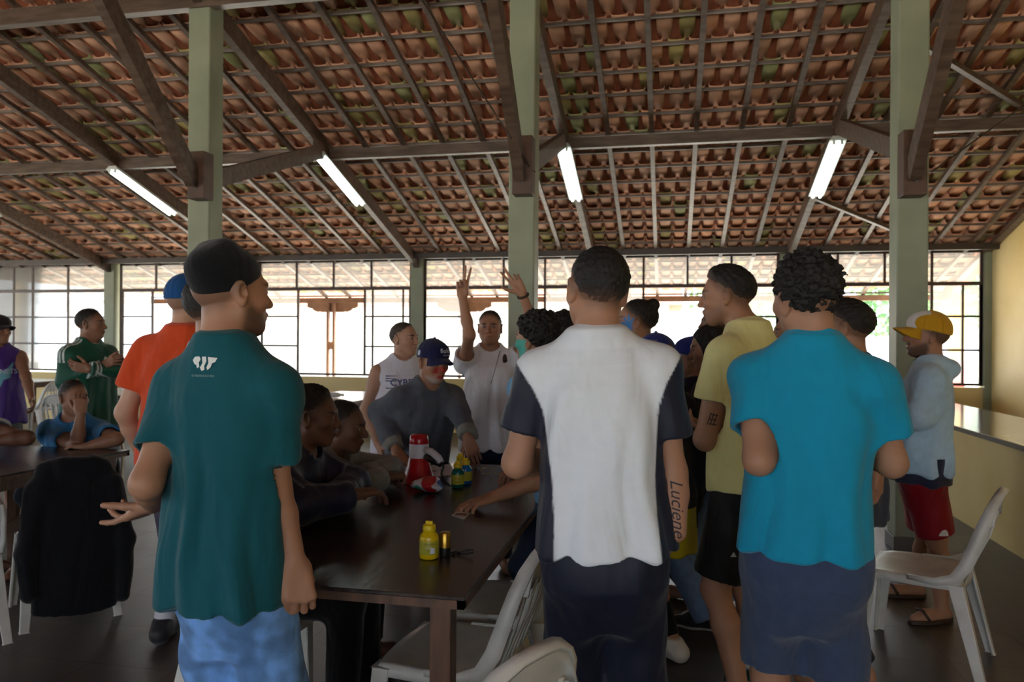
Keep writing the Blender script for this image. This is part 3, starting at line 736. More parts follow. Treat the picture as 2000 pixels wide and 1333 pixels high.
def skin_colors(p, V, tone, beard=0.0, stubble=.5, brows=1.0, lips=1.0, paint=None, hairc=HAIRC, recede=0.0):
    C = np.repeat(A3(tone)[None], len(V), 0)
    q = hl(p, V); near = (np.abs(q) < (.12, .14, .16)).all(1)
    x, y, z = np.abs(q[:, 0]), q[:, 1], q[:, 2]
    def mix(w, c): 
        w = (np.clip(w, 0, 1)*near)[:, None]; C[:] = C*(1-w)+A3(c)*w
    mix(.30*np.exp(-((y-.09)**2+(z+.02)**2+x**2)/.0012), tone*A3((1.15, .75, .7)))           # warmer nose and cheeks
    mix(.25*np.exp(-((x-.045)**2+(y-.06)**2+(z+.03)**2)/.0008), tone*A3((1.12, .78, .72)))
    if stubble: mix(stubble*sst(-.018, .026, z-hairline(y, recede))*(y < .09), A3(hairc)*1.5+tone*A3((.12, .12, .12)))
    if beard: mix(beard*sst(.0, .030, -.024-.45*np.clip(y-.02, 0, 1)-z + np.where((z > -.058) & (z < -.042) & (x < .03) & (y > .06), .03, 0))*sst(-.012, .016, y)*(1-np.exp(-(x**2/.0005+(z+.064)**2/.00006))*(y > .06))*sst(-.15, -.125, z), A3(hairc)*1.5+tone*A3((.10, .10, .10)))
    if lips: mix(.4*np.exp(-((x/.021)**4+((z+.064)/.0095)**4))*(y > .07), tone*A3((.95, .55, .52)))
    mix(brows*np.exp(-((x-.033)/.019)**4-((z-.0215-.06*(x-.033))/.0052)**4)*(y > .055), A3(hairc)*1.6)
    eye = ((x-.031)/.0115)**2+((z-.002)/.0062)**2
    mix((eye < 1)*(y > .076)*.9, (.30, .27, .25)); mix((((x-.031)**2+(z-.002)**2) < .0052**2)*(y > .076)*1.0, (.02, .012, .008)); mix(np.exp(-((np.sqrt(eye)-1.1)/.16)**2)*(y > .07)*.75, tone*A3((.25, .22, .2)))
    if paint: paint(q, mix, V)
    return C
def hair_sdf(p, style='short', t=.008, recede=0.0, seed=1):
    sd = Sdf(); hs = p.hs; R = p.HR; g = lambda x, y, z: p.head + R@(A3((x, y, z))*hs)
    n1 = wave_noise(seed, 420, 9); n2 = wave_noise(seed+5, 150, 6)
    loc = lambda P: ((P-p.head)@R)/hs
    if style == 'curly':
        for i in range(1): sd.ell(g(0, -.018, .036), A3((.084+t, .100+t, .092+t))*hs, R, 0)
        sd.fn(lambda P: -.010*np.abs(n2(loc(P)))*hs-.004*n1(loc(P))*hs)
    else:
        sd.ell(g(0, -.014, .026), A3((.074+t*.8, .097+t, .086+t))*hs, R, 0)
        if style == 'top': sd.ell(g(0, .01, .07), A3((.060, .075, .048+t))*hs, R, .03*hs)
        sd.fn(lambda P: -(.0012+t*.08)*n1(loc(P))*hs - t*.12*n2(loc(P))*hs)
    up0 = {'short': .012, 'top': .012, 'curly': .004, 'buzz': .006}.get(style, .01)
    def taper(P):
        q = loc(P); return (t*.9+.0022+(.004 if style in ('top', 'curly') else 0))*(1-sst(-.004, .022 if style == 'curly' else .050, q[:, 2]-hairline(q[:, 1], up0+recede)))*hs
    sd.fn(taper)
    def cut(P):
        q = loc(P); up = {'short': .012, 'top': .012, 'curly': .004, 'buzz': .006}.get(style, .01)
        return (hairline(q[:, 1], up+recede)-q[:, 2] + .0025*n2(q*1.5))*hs*.8
    sd.op(cut, 0, 'i', (0, 0, 0), 99)
    if style == 'bun': sd.ell(g(0, -.085, .085), A3((.036, .036, .034))*hs, R, .01)
    return sd
def long_hair_sdf(p, length=.36, width=.085, seed=2, back=-.03, part=True):
    sd = Sdf(); hs = p.hs; R = p.HR; g = lambda x, y, z: p.head + R@(A3((x, y, z))*hs); dn = A3((0, 0, -1))
    sd.ell(g(0, -.016, .030), A3((.084, .104, .092))*hs, R, 0)
    b = p.head - R[:, 1]*.06*hs
    sd.cone(b + R[:, 0]*.035*hs, b + R[:, 0]*.045*hs + dn*length - R[:, 1]*.03, width*.72*hs, width*.55*hs, .04); sd.cone(b - R[:, 0]*.035*hs, b - R[:, 0]*.045*hs + dn*length - R[:, 1]*.03, width*.72*hs, width*.55*hs, .04)
    for m in (-1, 1): sd.cone(g(m*.066, .0, .02), g(m*.075, -.01, -.11), .028*hs, .034*hs, .03)
    n = wave_noise(seed, 160, 8, (1, 1, .12)); sd.fn(lambda P: .0035*n(P))
    def cut(P):
        q = ((P-p.head)@R)/hs; return (q[:, 1]-np.interp(q[:, 2], [-.3, -.1, -.04, .02, .06, .09], [.0, .03, .035, .045, .062, .09]))*hs*.8
    sd.op(cut, 0, 'i', (0, 0, 0), 99); return sd
def cap_objs(p, parent, color, brim_color=None, panel=None, back=False, fwd=None, low=.0, tall=0.008, adj=1.0, name='cap', curve=.018, blen=.072, under=None, h=.004):
    """baseball cap: crown and brim"""
    R = p.HR if fwd is None else np.stack([rotv(p.HR[:, 0], p.HR[:, 2], fwd), rotv(p.HR[:, 1], p.HR[:, 2], fwd), p.HR[:, 2]], 1)
    hs = p.hs; g = lambda x, y, z: p.head + R@(A3((x, y, z))*hs)
    sd = Sdf(); sd.ell(p.head + p.HR@(A3((0, -.012, .030+tall*.4))*hs), A3((.085, .108, .095+tall))*hs, p.HR, 0)
    sd.ell(g(0, .045, .062+tall*.5), A3((.062, .058, .05))*hs, R, .03*hs)
    zc0 = lambda y: .030+low+.10*(y+.0)*0
    def cut(P):
        q = ((P-p.head)@R)/hs; return ((.024+low+.16*np.clip(q[:, 1], -.09, .1))-q[:, 2])*hs*.9
    sd.op(cut, 0, 'i', (0, 0, 0), 99)
    sd.ell(p.head + p.HR@(A3((0, -.012, .128+tall*1.4))*hs), A3((.008, .008, .005))*hs, p.HR, .002)
    e = .145*hs+tall
    V, Fq = nets(sd, p.head-e, p.head+e, h)
    q = ((V-p.head)@R)/hs; C = np.repeat(A3(color)[None], len(V), 0)
    if panel is not None: C[(np.abs(q[:, 0]) < .056+.1*(.1-q[:, 2])) & (q[:, 1] > .0+.0)] = A3(panel)
    seam = np.abs(np.sin(3*np.arctan2(q[:, 0], q[:, 1]+.012))); C *= (1-.35*np.exp(-(seam/.05)**2))[:, None]
    o = sdf_obj(name, V, Fq, M['cloth'], parent, C, p.origin)
    # brim
    bc = A3(brim_color if brim_color is not None else color); n, m = 20, 6; Vb = []
    for side in (1, -1):
        for j in range(m+1):
            for i in range(n+1):
                a = -1+2*i/n; ang = a*1.02; rr = j/m
                x = math.sin(ang)*.083; y0 = .102*math.cos(ang*.95)-.012; ext = (blen+.012)*math.cos(a*1.45)**.6 if abs(a) < .999 else 0
                y = y0 + ext*rr - .004; z = .024+low+.16*min(y0, .1) + .003 - curve*(a*a)*1.6*rr - .012*rr + side*.0022
                Vb.append(g(x, y, z)-p.origin)
    k = (m+1)*(n+1); Fb = []
    for j in range(m):
        for i in range(n):
            q0 = j*(n+1)+i; Fb += [(q0, q0+1, q0+n+2, q0+n+1), (k+q0, k+q0+n+1, k+q0+n+2, k+q0+1)]
    for i in range(n): q0 = m*(n+1)+i; Fb.append((q0, q0+1, k+q0+1, k+q0))
    me = mesh_from('brim', np.array(Vb), np.array(Fb), True); at = me.color_attributes.new('Col', 'FLOAT_COLOR', 'POINT'); cc = np.ones((len(Vb), 4)); cc[:, :3] = bc
    if under is not None: cc[k:, :3] = A3(under)
    at.data.foreach_set('color', cc.astype(np.float32).ravel()); link('brim', me, o, [M['cloth']])
    return o
# ---- clothing
TEE = [(.80, .195, .140, -.01), (.93, .193, .142, -.01), (1.08, .180, .132, .0), (1.22, .182, .134, .0), (1.33, .170, .122, -.006), (1.39, .130, .100, -.012), (1.432, .090, .082, -.012), (1.478, .074, .073, -.012)]
def tee_sdf(p, hem=.78, sleeve=.55, loose=1.0, sr=1.0, collar=0.0, seed=1, wr=1.0, vneck=0.0, long=False, table=None, blouse=0.0, cuffs=True):
    s = p.s; fx = p.fat; sd = Sdf(); T = [list(t) for t in (table or TEE)]
    T = [t for t in T if t[0] > hem+.02]; first = T[0]; T = [[hem, first[1]*(1.0+.02*loose), first[2]*1.02, first[3]]]+T
    for t in T:
        w = np.clip((1.33-t[0])/.5, 0, 1); t[1] *= fx*(1+(loose-1)*(.35+.65*w)); t[2] *= fx*(1+(loose-1)*(.35+.65*w))
    loft(sd, p, T, 1, 1, 0, 'u', 2.4)
    if blouse: pass
    arms = []
    for m, k in ((1, 'R'), (-1, 'L')):
        S, E, Wr = p.sh[k], p.el[k], p.wr[k]
        sd.cone(p.neck + p.axis*.008*s - p.T2[:, 1]*.014*s + p.T2[:, 0]*m*.02*s, S + p.axis*.004*s, .047*s, .057*s, .06*s)
        if long:
            e2 = E*(1-long)+Wr*long
            sd.cone(S, E, .070*s*fx*sr, .060*s*fx*sr, .05*s); sd.flat(E, e2, .060*s*fx*sr, .046*s*sr, .02*s)
            if cuffs: sd.flat(E*(1-long+.12)+Wr*(long-.12), e2, .052*s*sr, .044*s*sr, .012*s)
        elif sleeve > 0:
            e2 = S+(E-S)*sleeve
            sd.flat(S, e2, .063*s*fx*sr, .071*s*fx*sr, .045*s)
            arms.append((S, E, e2))
    # folds: vertical drapes growing toward the hem, pulls at the armpits
    rr = np.random.RandomState(seed); ph = rr.uniform(0, 6.28, 6); nz = wave_noise(seed, 16, 6); nf = wave_noise(seed+3, 34, 6, (1, 1, .35))
    o_, ax, R2, F2 = p.pel.copy(), p.axis, p.T2[:, 0], p.T2[:, 1]
    def folds(P):
        q = P-o_; z = q@ax/s; x = q@R2/s; y = q@F2/s
        th = np.arctan2(y, x)
        drop = np.clip((.42-z)/.42, 0, 1)**.8
        v = np.sin(th*7+ph[0]+1.2*np.sin(z*6+ph[1])+.8*nz(P))*.5+np.sin(th*11+ph[2]-z*4+1.1*nz(P))*.35
        diag = np.sin((z*1.0+np.abs(x)*1.3)*34+ph[3]+1.5*nz(P))*np.exp(-((np.abs(x)-.15)/.06)**2-((z-.33)/.12)**2)
        return -wr*s*(.0125*drop*(np.abs(v)**1.3*np.sign(v)+.35) + .0055*diag + .0034*nf(P)*np.clip((.47-z)/.08, 0, 1))
    sd.fn(folds)
    # neck opening
    nk = p.neck + p.axis*(.010+collar)*s
    an_ = unit(p.axis - p.T2[:, 1]*.0 + p.T2[:, 1]*.42); nc = p.neck + p.axis*(.010+collar)*s + p.T2[:, 1]*.004*s
    sd.cone(nc - an_*.03*s, nc + an_*.14*s, .060*s, .075*s, 0, 's'); sd.half(nc + an_*.006*s, an_) if False else None
    def ring(P):
        q = P-nc; z = q@an_; e = q - z[:, None]*an_; e2 = e - (e@R2)[:, None]*R2*.06
        return np.sqrt((np.sqrt((e2*e2).sum(1))-.064*s)**2 + (z*.55)**2) - .0062*s
    sd.op(ring, .006, 'u', nc, .1)
    if vneck: sd.cone(p.neck - p.axis*vneck*s + p.T2[:, 1]*.10*s, p.neck + p.axis*.06*s + p.T2[:, 1]*.10*s, .012*s, .06*s, .01, 's')
    for S, E, e2 in arms:
        d = unit(E-S); sd.cone(e2-d*.035*s, e2+d*.08*s, .058*s*fx*(.6+.4*sr), .058*s*fx*(.6+.4*sr), 0, 's')
    return sd
def bbox_of(pts, pad): pts = A3(pts); return pts.min(0)-pad, pts.max(0)+pad
def tee_box(p, hem=.78, long=False):
    b = trunk_pts(p, [hem])[0]; pts = [b+p.B[:, 0]*.27*p.s, b-p.B[:, 0]*.27*p.s, b+p.B[:, 1]*.2*p.s, b-p.B[:, 1]*.2*p.s, p.neck+p.axis*.07*p.s]+[p.sh[k] for k in 'RL']+[p.el[k] for k in 'RL']
    if long: pts += [p.wr[k] for k in 'RL']
    return bbox_of(pts, .11)
def pants_sdf(p, hem=1.0, kr=1.0, knee_hem=None, waist=.96, loose=1.0, seed=4, wr=1.0, flare=1.0, bot=.055):
    """hem: fraction knee->ankle for long trousers; knee_hem: fraction hip->knee for shorts"""
    s = p.s; fx = p.fat; sd = Sdf()
    loft(sd, p, [(.66, .070, .055, -.006), (.73, .115, .085, -.010), (.80, .154, .110, -.013), (waist-.07, .160, .114, -.012), (waist, .146, .104, -.006)], fx*(.7+.3*loose), fx*(.7+.3*loose), 0)
    for k in 'RL':
        h_, kn, an = p.hip[k], p.kn[k], p.an[k]
        if knee_hem is not None:
            if knee_hem <= 1: sd.flat(h_, h_+(kn-h_)*knee_hem, .098*s*fx*loose, .088*s*loose*flare, .06*s)
            else: sd.cone(h_, kn, .098*s*fx*loose, .080*s*loose, .06*s); sd.flat(kn, kn+(an-kn)*(knee_hem-1), .080*s*loose, .082*s*loose*flare, .02)
        else:
            sd.cone(h_, kn, .096*s*fx*loose, .070*s*loose*kr, .06*s); sd.flat(kn, kn+(an-kn)*hem, .070*s*loose*kr, bot*s*loose*flare, .03*s)
    nz = wave_noise(seed, 22, 6); n2 = wave_noise(seed+1, 45, 6, (1, 1, .5)); u0 = p.pel[2]
    sd.fn(lambda P: -wr*s*(.005*nz(P)+.0028*np.abs(n2(P))))
    return sd
def pants_box(p): 
    return bbox_of([p.pel]+[p.hip[k] for k in 'RL']+[p.kn[k] for k in 'RL']+[p.an[k] for k in 'RL'], .19)
def shoe(p, k, parent, color, sole_color, h=.005, stripes=None, high=0.0):
    s = p.s; an, ft = p.an[k], p.ft[k]; sd = Sdf(); z = lambda d, zz, lat=0: an*[1, 1, 0] + ft*d*s + A3((0, 0, zz*s)) + np.cross(ft, A3((0, 0, 1)))*lat*s
    sd.cone(z(-.045, .055), z(.0, .085+high), .036*s, .040*s, .0); sd.cone(z(-.035, .045), z(.10, .045), .040*s, .044*s, .04); sd.cone(z(.10, .045), z(.185, .032), .044*s, .030*s, .03)
    sd.cone(z(0, .085+high), z(.10, .055), .040*s, .036*s, .03)
    up = z(0, .115+high); sd.half(up, (0, 0, 1)); sd.half(z(0, .003), (0, 0, -1))
    V, Fq = nets(sd, z(.07, .06)-A3((.2, .2, .08))*s, z(.07, .06)+A3((.2, .2, .14))*s, h)
    C = np.repeat(A3(color)[None], len(V), 0); C[V[:, 2] < .026*s] = A3(sole_color)
    if stripes is not None:
        q = V-an; a = q@ft; lat = np.abs(q@np.cross(ft, A3((0, 0, 1)))); m = (np.sin((a/s+V[:, 2]*.7)*2*np.pi/.026) > .0) & (a/s > .02) & (a/s < .105) & (V[:, 2] > .03*s) & (V[:, 2] < .075*s) & (lat > .030*s); C[m] = A3(stripes)
    return sdf_obj('shoe', V, Fq, M['slick'], parent, C, p.origin)
def sock(p, k, parent, color, top=.16):
    s = p.s; sd = Sdf(); a = p.an[k]; kn = p.kn[k]; d = unit(kn-a)
    sd.flat(a - A3((0, 0, .03*s)), a+d*(top-.085)*s, .043*s, .046*s, 0)
    V, Fq = nets(sd, a-.12, a+.2, .005); return sdf_obj('sock', V, Fq, M['cloth'], parent, A3(color), p.origin)
def project(sd, P, d, tmax=.4, off=.0018):
    """march points along d onto the surface of sd"""
    P = A3(P).copy(); d = unit(d); t = np.zeros(len(P))
    for _ in range(60): v = sd(P+t[:, None]*d); t += np.clip(v*.6, -.02, .02)
    return P + (t-off)[:, None]*d
def decal(name, sd, poly2d, c, ux, uy, d, mat, parent, color, origin, off=.0022, sub=.008):
    """flat shapes (list of outlines, or (verts, tris)) laid on a surface; ux, uy: axes of the print, d: direction into the surface"""
    bm = bmesh.new()
    if isinstance(poly2d, tuple):
        vs = [bm.verts.new((x, y, 0)) for x, y in poly2d[0]]
        for f in poly2d[1]:
            try: bm.faces.new([vs[i] for i in f])
            except ValueError: pass
    else:
        for out in poly2d: bm.faces.new([bm.verts.new((x, y, 0)) for x, y in out])
        bmesh.ops.triangulate(bm, faces=bm.faces[:])
    for _ in range(4):
        lg = [e for e in bm.edges if e.calc_length() > sub]
        if not lg or len(bm.verts) > 4000: break
        bmesh.ops.subdivide_edges(bm, edges=lg, cuts=1); bmesh.ops.triangulate(bm, faces=[f for f in bm.faces if len(f.verts) > 3])
    bm.verts.index_update()
    P = np.array([c + ux*v.co.x + uy*v.co.y - unit(d)*.15 for v in bm.verts]); Fq = np.array([[v.index for v in f.verts] for f in bm.faces]); bm.free()
    P = project(sd, P, d, off=off)
    me = mesh_from(name, P-A3(origin), Fq, True); at = me.color_attributes.new('Col', 'FLOAT_COLOR', 'POINT'); cc = np.ones((len(P), 4)); cc[:, :3] = A3(color); at.data.foreach_set('color', cc.astype(np.float32).ravel())
    return link(name, me, parent, [mat])
def text2d(txt, size, shear=0.0, bold=0.0, arc=0.0):
    cu = bpy.data.curves.new('t', 'FONT'); cu.body = txt; cu.size = size; cu.align_x = 'CENTER'; cu.align_y = 'CENTER'; cu.shear = shear; cu.offset = bold; cu.resolution_u = 3
    o = bpy.data.objects.new('t', cu); COL.objects.link(o); dg = bpy.context.evaluated_depsgraph_get(); dg.update(); me = o.evaluated_get(dg).to_mesh()
    V = [(v.co.x, v.co.y) for v in me.vertices]; Fq = [tuple(f.vertices) for f in me.polygons]; o.evaluated_get(dg).to_mesh_clear(); bpy.data.objects.remove(o); bpy.data.curves.remove(cu)
    return (V, Fq)
def person(p, label, tone, h=.008, hh=.0042, hand_h=.0035, head_kw=None, paint_kw=None, group=None, hands=True):
    """root object: the body, one continuous mesh; hair and clothes become its children"""
    p.tone = tone; p.origin = A3((p.pel[0], p.pel[1], 0)); sd = skin_sdf(p, head_kw, hands=hands); p.skin = sd
    pts = [p.head+p.HR[:, 2]*.13, p.head+.1, p.head-.1]+[d[k] for d in (p.sh, p.el, p.wr, p.an, p.kn, p.hip) for k in 'RL']
    pts += [p.an[k]+p.ft[k]*.2 for k in 'RL']+[p.wr[k]+p.hd[k][0]*.19 for k in 'RL']
    lo, hi = bbox_of(pts, .13); lo[2] = min(lo[2], -.0)
    e = .150*p.hs; fine = [(p.head-A3((e, e, e)), p.head+A3((e, e, e)), hh)]
    if hands:
        for k in 'RL':
            d = p.hd[k][0]; b = bbox_of([p.wr[k]-d*.01, p.wr[k]+d*.19*p.s], .075*p.s); fine.append((b[0], b[1], hand_h))
    V, Fq = nets_multi(sd, lo, hi, h, fine)
    C = skin_colors(p, V, A3(tone), **(paint_kw or {}))
    o = sdf_obj('person', V, Fq, M['skin'], None, C, p.origin); o.location = p.origin
    tag(o, label, 'person', group); p.obj = o; return o
def wear(p, name, sd, lo, hi, h, mat, color, parent=None):
    V, Fq = nets(sd, lo, hi, h); C = color(V) if callable(color) else A3(color)
    o = sdf_obj(name, V, Fq, mat, parent or p.obj, C, p.origin); return o
def hair(p, style='short', t=.008, color=None, recede=0.0, seed=1, h=.0042, sd=None, ext=0.0):
    sd = sd or hair_sdf(p, style, t, recede, seed); e = .165*p.hs
    lo, hi = p.head-e, p.head+e; lo[2] -= ext
    V, Fq = nets(sd, lo, hi, h); C = np.repeat(A3(color if color is not None else HAIRC)[None], len(V), 0)
    if color is None and ext == 0 and style != 'curly':
        q = hl(p, V); w = (1-sst(.0, .06, q[:, 2]-hairline(q[:, 1], .006+recede)))[:, None]; C = C*(1-w)+(A3(HAIRC)*1.5+A3(p.tone)*.22)*w
    return sdf_obj('hair', V, Fq, M['hair'], p.obj, C, p.origin)
# ------------------------------------------------------------ the people
def lin(h): return A3(rgb(h)[:3])
UPZ = A3((0, 0, 1)); CR = RGT.copy(); CF = FWD.copy()
def cloth_nets(p, name, sd, hem, h, mat, color, long=False, parent=None, neck_fine=None):
    lo, hi = tee_box(p, hem, long)
    if neck_fine:
        c = p.neck + p.axis*.02; e = A3((.13, .13, .075)); V, Fq = nets_multi(sd, lo, hi, h, [(c-e, c+e, neck_fine)])
    else: V, Fq = nets(sd, lo, hi, h)
    C = color(V) if callable(color) else A3(color)
    return sdf_obj(name, V, Fq, mat, parent or p.obj, C, p.origin)
def flatpoly(*pts): return [list(pts)]

# 1 -- man in the black beanie, back to the camera
p = skeleton(px(453, 573, 1.95), -34, -6, htilt=-3, shw=.88, fat=.87, hs=.95, drop=.092, arms={
    'R': dict(e=px(538, 955, 1.93), w=px(577, 1098, 1.92), d=px(590, 1190, 1.90)-px(577, 1098, 1.92), n=(-.6, .8, 0), hand=dict(curl=(50, 70, 40), spread=1, thumb=(12, 35, 30, 20))),
    'L': dict(e=px(286, 945, 1.86), w=px(300, 985, 2.12), d=px(228, 1030, 2.2)-px(300, 985, 2.12), n=(0, 0, 1), flip=1, hand=dict(fingers=[(5, 12, 8), (18, 25, 15), (25, 35, 20), (30, 40, 25)], spread=7, thumb=(45, 25, 10, 10)))})
person(p, 'person in a black beanie and dark teal t-shirt standing with their back turned', SKIN['tan'], .008, .0036, .003, paint_kw=dict(beard=.75, stubble=.55))
sd = tee_sdf(p, hem=.80, sleeve=.66, loose=.97, seed=11, sr=.98, wr=1.15); TEAL = lin('10545e')
cloth_nets(p, 't_shirt', sd, .76, .0062, M['cloth'], TEAL, neck_fine=.004)
g = p.neck - p.axis*.030*p.s; c = g + p.T2[:, 0]*.004
blob = [[(-.036, .010), (-.030, .018), (-.016, .019), (-.011, .012), (-.016, .004), (-.013, -.006), (-.019, -.010), (-.023, -.002), (-.030, .001)], [(-.008, .018), (.004, .019), (.006, .008), (.001, -.004), (.003, -.013), (-.005, -.016), (-.011, -.008), (-.005, .003)],
        [(.009, .018), (.034, .016), (.030, .006), (.022, .003), (.020, -.007), (.012, -.014), (.008, -.008), (.012, .004)]]
decal('print', sd, blob, c, p.T2[:, 0], p.T2[:, 2], p.T2[:, 1], M['print'], p.obj, (.75, .78, .76), p.origin)
decal('print', sd, text2d('AS PEDRAS DO RIO', .0075), c-p.T2[:, 2]*.028, p.T2[:, 0], p.T2[:, 2], p.T2[:, 1], M['print'], p.obj, (.32, .40, .40), p.origin)
wear(p, 'jeans', pants_sdf(p, loose=1.0, kr=1.15, wr=1.3, waist=.92), *pants_box(p), .0075, M['denim'], lambda V: lin('6f9fdc')*(.62+.55*sst(-.7, .9, wave_noise(3, 34, 8)(V)+.5*wave_noise(5, 90, 8)(V)))[:, None])
sd = Sdf(); R = p.HR; hs = p.hs
sd.ell(p.head + R@(A3((0, -.018, .038))*hs), A3((.079, .102, .090))*hs, R, 0); sd.ell(p.head+R@(A3((0, -.045, .070))*hs), A3((.062, .070, .066))*hs, R, .025); sd.cone(p.head+R@(A3((-.03, -.055, .118))*hs), p.head+R@(A3((.03, -.03, .125))*hs), .020*hs, .018*hs, .03)
bn = wave_noise(4, 45, 6); sd.fn(lambda P: .0028*bn(P))
sd.op(lambda P: ((-.052+.56*np.clip(((P-p.head)@R)[:, 1]/hs+.10, 0, .2))-((P-p.head)@R)[:, 2]/hs)*hs*.85, 0, 'i', (0, 0, 0), 99)
V, Fq = nets(sd, p.head-.2, p.head+.2, .005); sdf_obj('beanie', V, Fq, M['fleece'], p.obj, lin('17181b'), p.origin)

# 2 -- man in the white and navy jersey
p = skeleton(px(1166, 566, 2.08), 27, 6, shw=.95, fat=.92, drop=.072, side=-3.0, htilt=3, arms={
    'L': dict(e=px(1010, 905, 2.10), w=px(1090, 900, 2.36), d=(.6, .8, .1), n=(0, .3, -1)),
    'R': dict(e=px(1312, 925, 2.06), w=px(1322, 1040, 2.02), d=px(1283, 1080, 2.06)-px(1322, 1040, 2.02), n=(-.8, .5, .1), hand='fist')})
person(p, 'person in a white and navy sports jersey standing in the middle with their back turned', SKIN['tan'], .008, .0036, .003, paint_kw=dict(stubble=.6))
hair(p, 'short', .005, seed=3, h=.0036, recede=.0)
sd = tee_sdf(p, hem=.895, sleeve=.62, loose=1.03, seed=21, sr=1.03, wr=1.2)
def jersey(V, p=p):
    q = V-p.neck; x = np.abs(q@p.T2[:, 0])/p.s; z = q@p.axis/p.s; b = np.interp(z, [-.60, -.54, -.44, -.34, -.25, -.17, -.11, -.06, .0], [.135, .132, .128, .130, .138, .146, .168, .200, .24])
    w = sst(.005, -.005, x-b); pip = np.exp(-((x-b)/.004)**4); hemw = 0
    C = lin('e2e8ee')*w[:, None] + lin('14182c')*(1-w)[:, None]; C = C*(1-pip[:, None]) + lin('dfe3ea')*pip[:, None]; return C
cloth_nets(p, 'jersey', sd, .86, .0055, M['slick'], jersey, neck_fine=.004)
wear(p, 'track_trousers', pants_sdf(p, loose=1.0, kr=1.14, hem=.9, bot=.09, wr=1.5, seed=9, waist=.98), *pants_box(p), .008, M['slick'], lin('0e1428'))
fa = p.wr['R']-p.el['R']; fd = unit(fa)
decal('tattoo', p.skin, text2d('Luciene', .050, .35), p.el['R']*.45+p.wr['R']*.55, fd, -CR*.9+CF*.1 if 0 else np.cross(fd, CF), CF, M['print'], p.obj, (.045, .035, .04), p.origin, off=.0008, sub=.006)

# 3 -- man in the bright blue polo
p = skeleton(px(1573, 581, 2.12), 26, -8, shw=.95, htilt=-9, side=2, fat=.91, arms={
    'L': dict(e=px(1482, 900, 2.06), w=px(1545, 880, 2.34), d=(.75, .6, .2), n=(0, .3, 1)),
    'R': dict(e=px(1742, 905, 2.10), w=px(1690, 880, 2.36), d=(-.75, .6, .2), n=(0, .3, 1))})
person(p, 'person in a bright blue polo shirt and grey blue shorts with their back turned', SKIN['tan'], .008, .0036, .004, paint_kw=dict(stubble=.4))
hair(p, 'curly', -.004, seed=8, h=.0034, recede=-.002)
sd = tee_sdf(p, hem=.885, sleeve=.60, loose=.99, seed=31, sr=1.05, wr=1.1)
nc = p.neck + p.axis*.022*p.s; an_ = unit(p.axis+p.T2[:, 1]*.30)
def pcol(P, nc=nc, an_=an_, p=p):
    q = P-nc; z = q@an_; e = q-z[:, None]*an_; r = np.sqrt((e*e).sum(1)); rt = .072-.22*z
    return np.maximum(np.abs(r-rt*p.s)-.0075, np.abs(z-.004)-.023)*.8
sd.op(pcol, .008, 'u', nc, .13)
cloth_nets(p, 'polo_shirt', sd, .85, .0062, M['cloth'], lin('1391b4'), neck_fine=.004)
wear(p, 'shorts', pants_sdf(p, loose=.96, knee_hem=.88, wr=1.2, seed=6, flare=1.02, waist=.97), *pants_box(p), .007, M['fleece'], lin('3f4c66'))
for k, m in (('R', 1), ('L', -1)): shoe(p, k, p.obj, lin('22242a'), lin('d0d0cc'), .007)
t_ = trunk_pts(p, [.98])[0]
decal('label', sd, flatpoly((-.003, -.018), (.003, -.018), (.003, .018), (-.003, .018)), t_-p.T2[:, 0]*.185*p.s, p.T2[:, 1], UPZ, p.T2[:, 0]*.6+p.T2[:, 1]*.8, M['print'], p.obj, (.01, .01, .02), p.origin)

# 4 -- man in the yellow t-shirt
p = skeleton(px(1420, 578, 3.05), 76, 56, nb=.055, lean=-4, hpitch=-4, arms={
    'L': dict(e=px(1378, 858, 2.92), w=px(1415, 842, 3.22), d=(.2, .9, .2), n=(.4, -.2, .9)),
    'R': dict(e=px(1470, 862, 3.35), w=px(1395, 838, 3.18), d=(-.8, -.3, .2), n=(.5, .3, .5))}, stance=.11)
person(p, 'person in a yellow t-shirt and black shorts looking left in profile', SKIN['tan'], .008, .0038, .0045, paint_kw=dict(stubble=.6, beard=.35))
hair(p, 'top', .006, seed=14, h=.004)
sd = tee_sdf(p, hem=.86, sleeve=.52, loose=1.0, seed=41, wr=1.0)
cloth_nets(p, 't_shirt', sd, .86, .0065, M['cloth'], lin('e8e29c'), neck_fine=.0045)
so = wear(p, 'shorts', (sq := pants_sdf(p, loose=1.05, knee_hem=.86, seed=7)), *pants_box(p), .0075, M['slick'], lin('0b0b0d'))
decal('emblem', sq, flatpoly((-.012, -.009), (.012, -.009), (.001, .012)), p.hip['L']*.4+p.kn['L']*.6, -CR, UPZ, CF, M['print'], p.obj, (.5, .5, .5), p.origin)
for k in 'RL': shoe(p, k, p.obj, lin('0e4d4c'), lin('1b6a5e'), .005, lin('b9c95a')); sock(p, k, p.obj, lin('b9bcc2'), .15)
fd = unit(p.el['L']-p.sh['L']); tx = unit(np.cross(fd, -CF))
marks = [[(-.030+i*.018, y0), (-.030+i*.018+.004, y0), (-.030+i*.018+.004, y0+.03), (-.030+i*.018, y0+.03)] for i, y0 in ((0, -.015), (1, -.012), (2, -.018))] + [[(-.034, y), (.014, y+.004), (.014, y+.008), (-.034, y+.004)] for y in (-.010, .002, .012)]
decal('tattoo', p.skin, marks, p.sh['L']*.22+p.el['L']*.78, fd, tx, CF, M['print'], p.obj, (.05, .035, .03), p.origin, off=.0008)

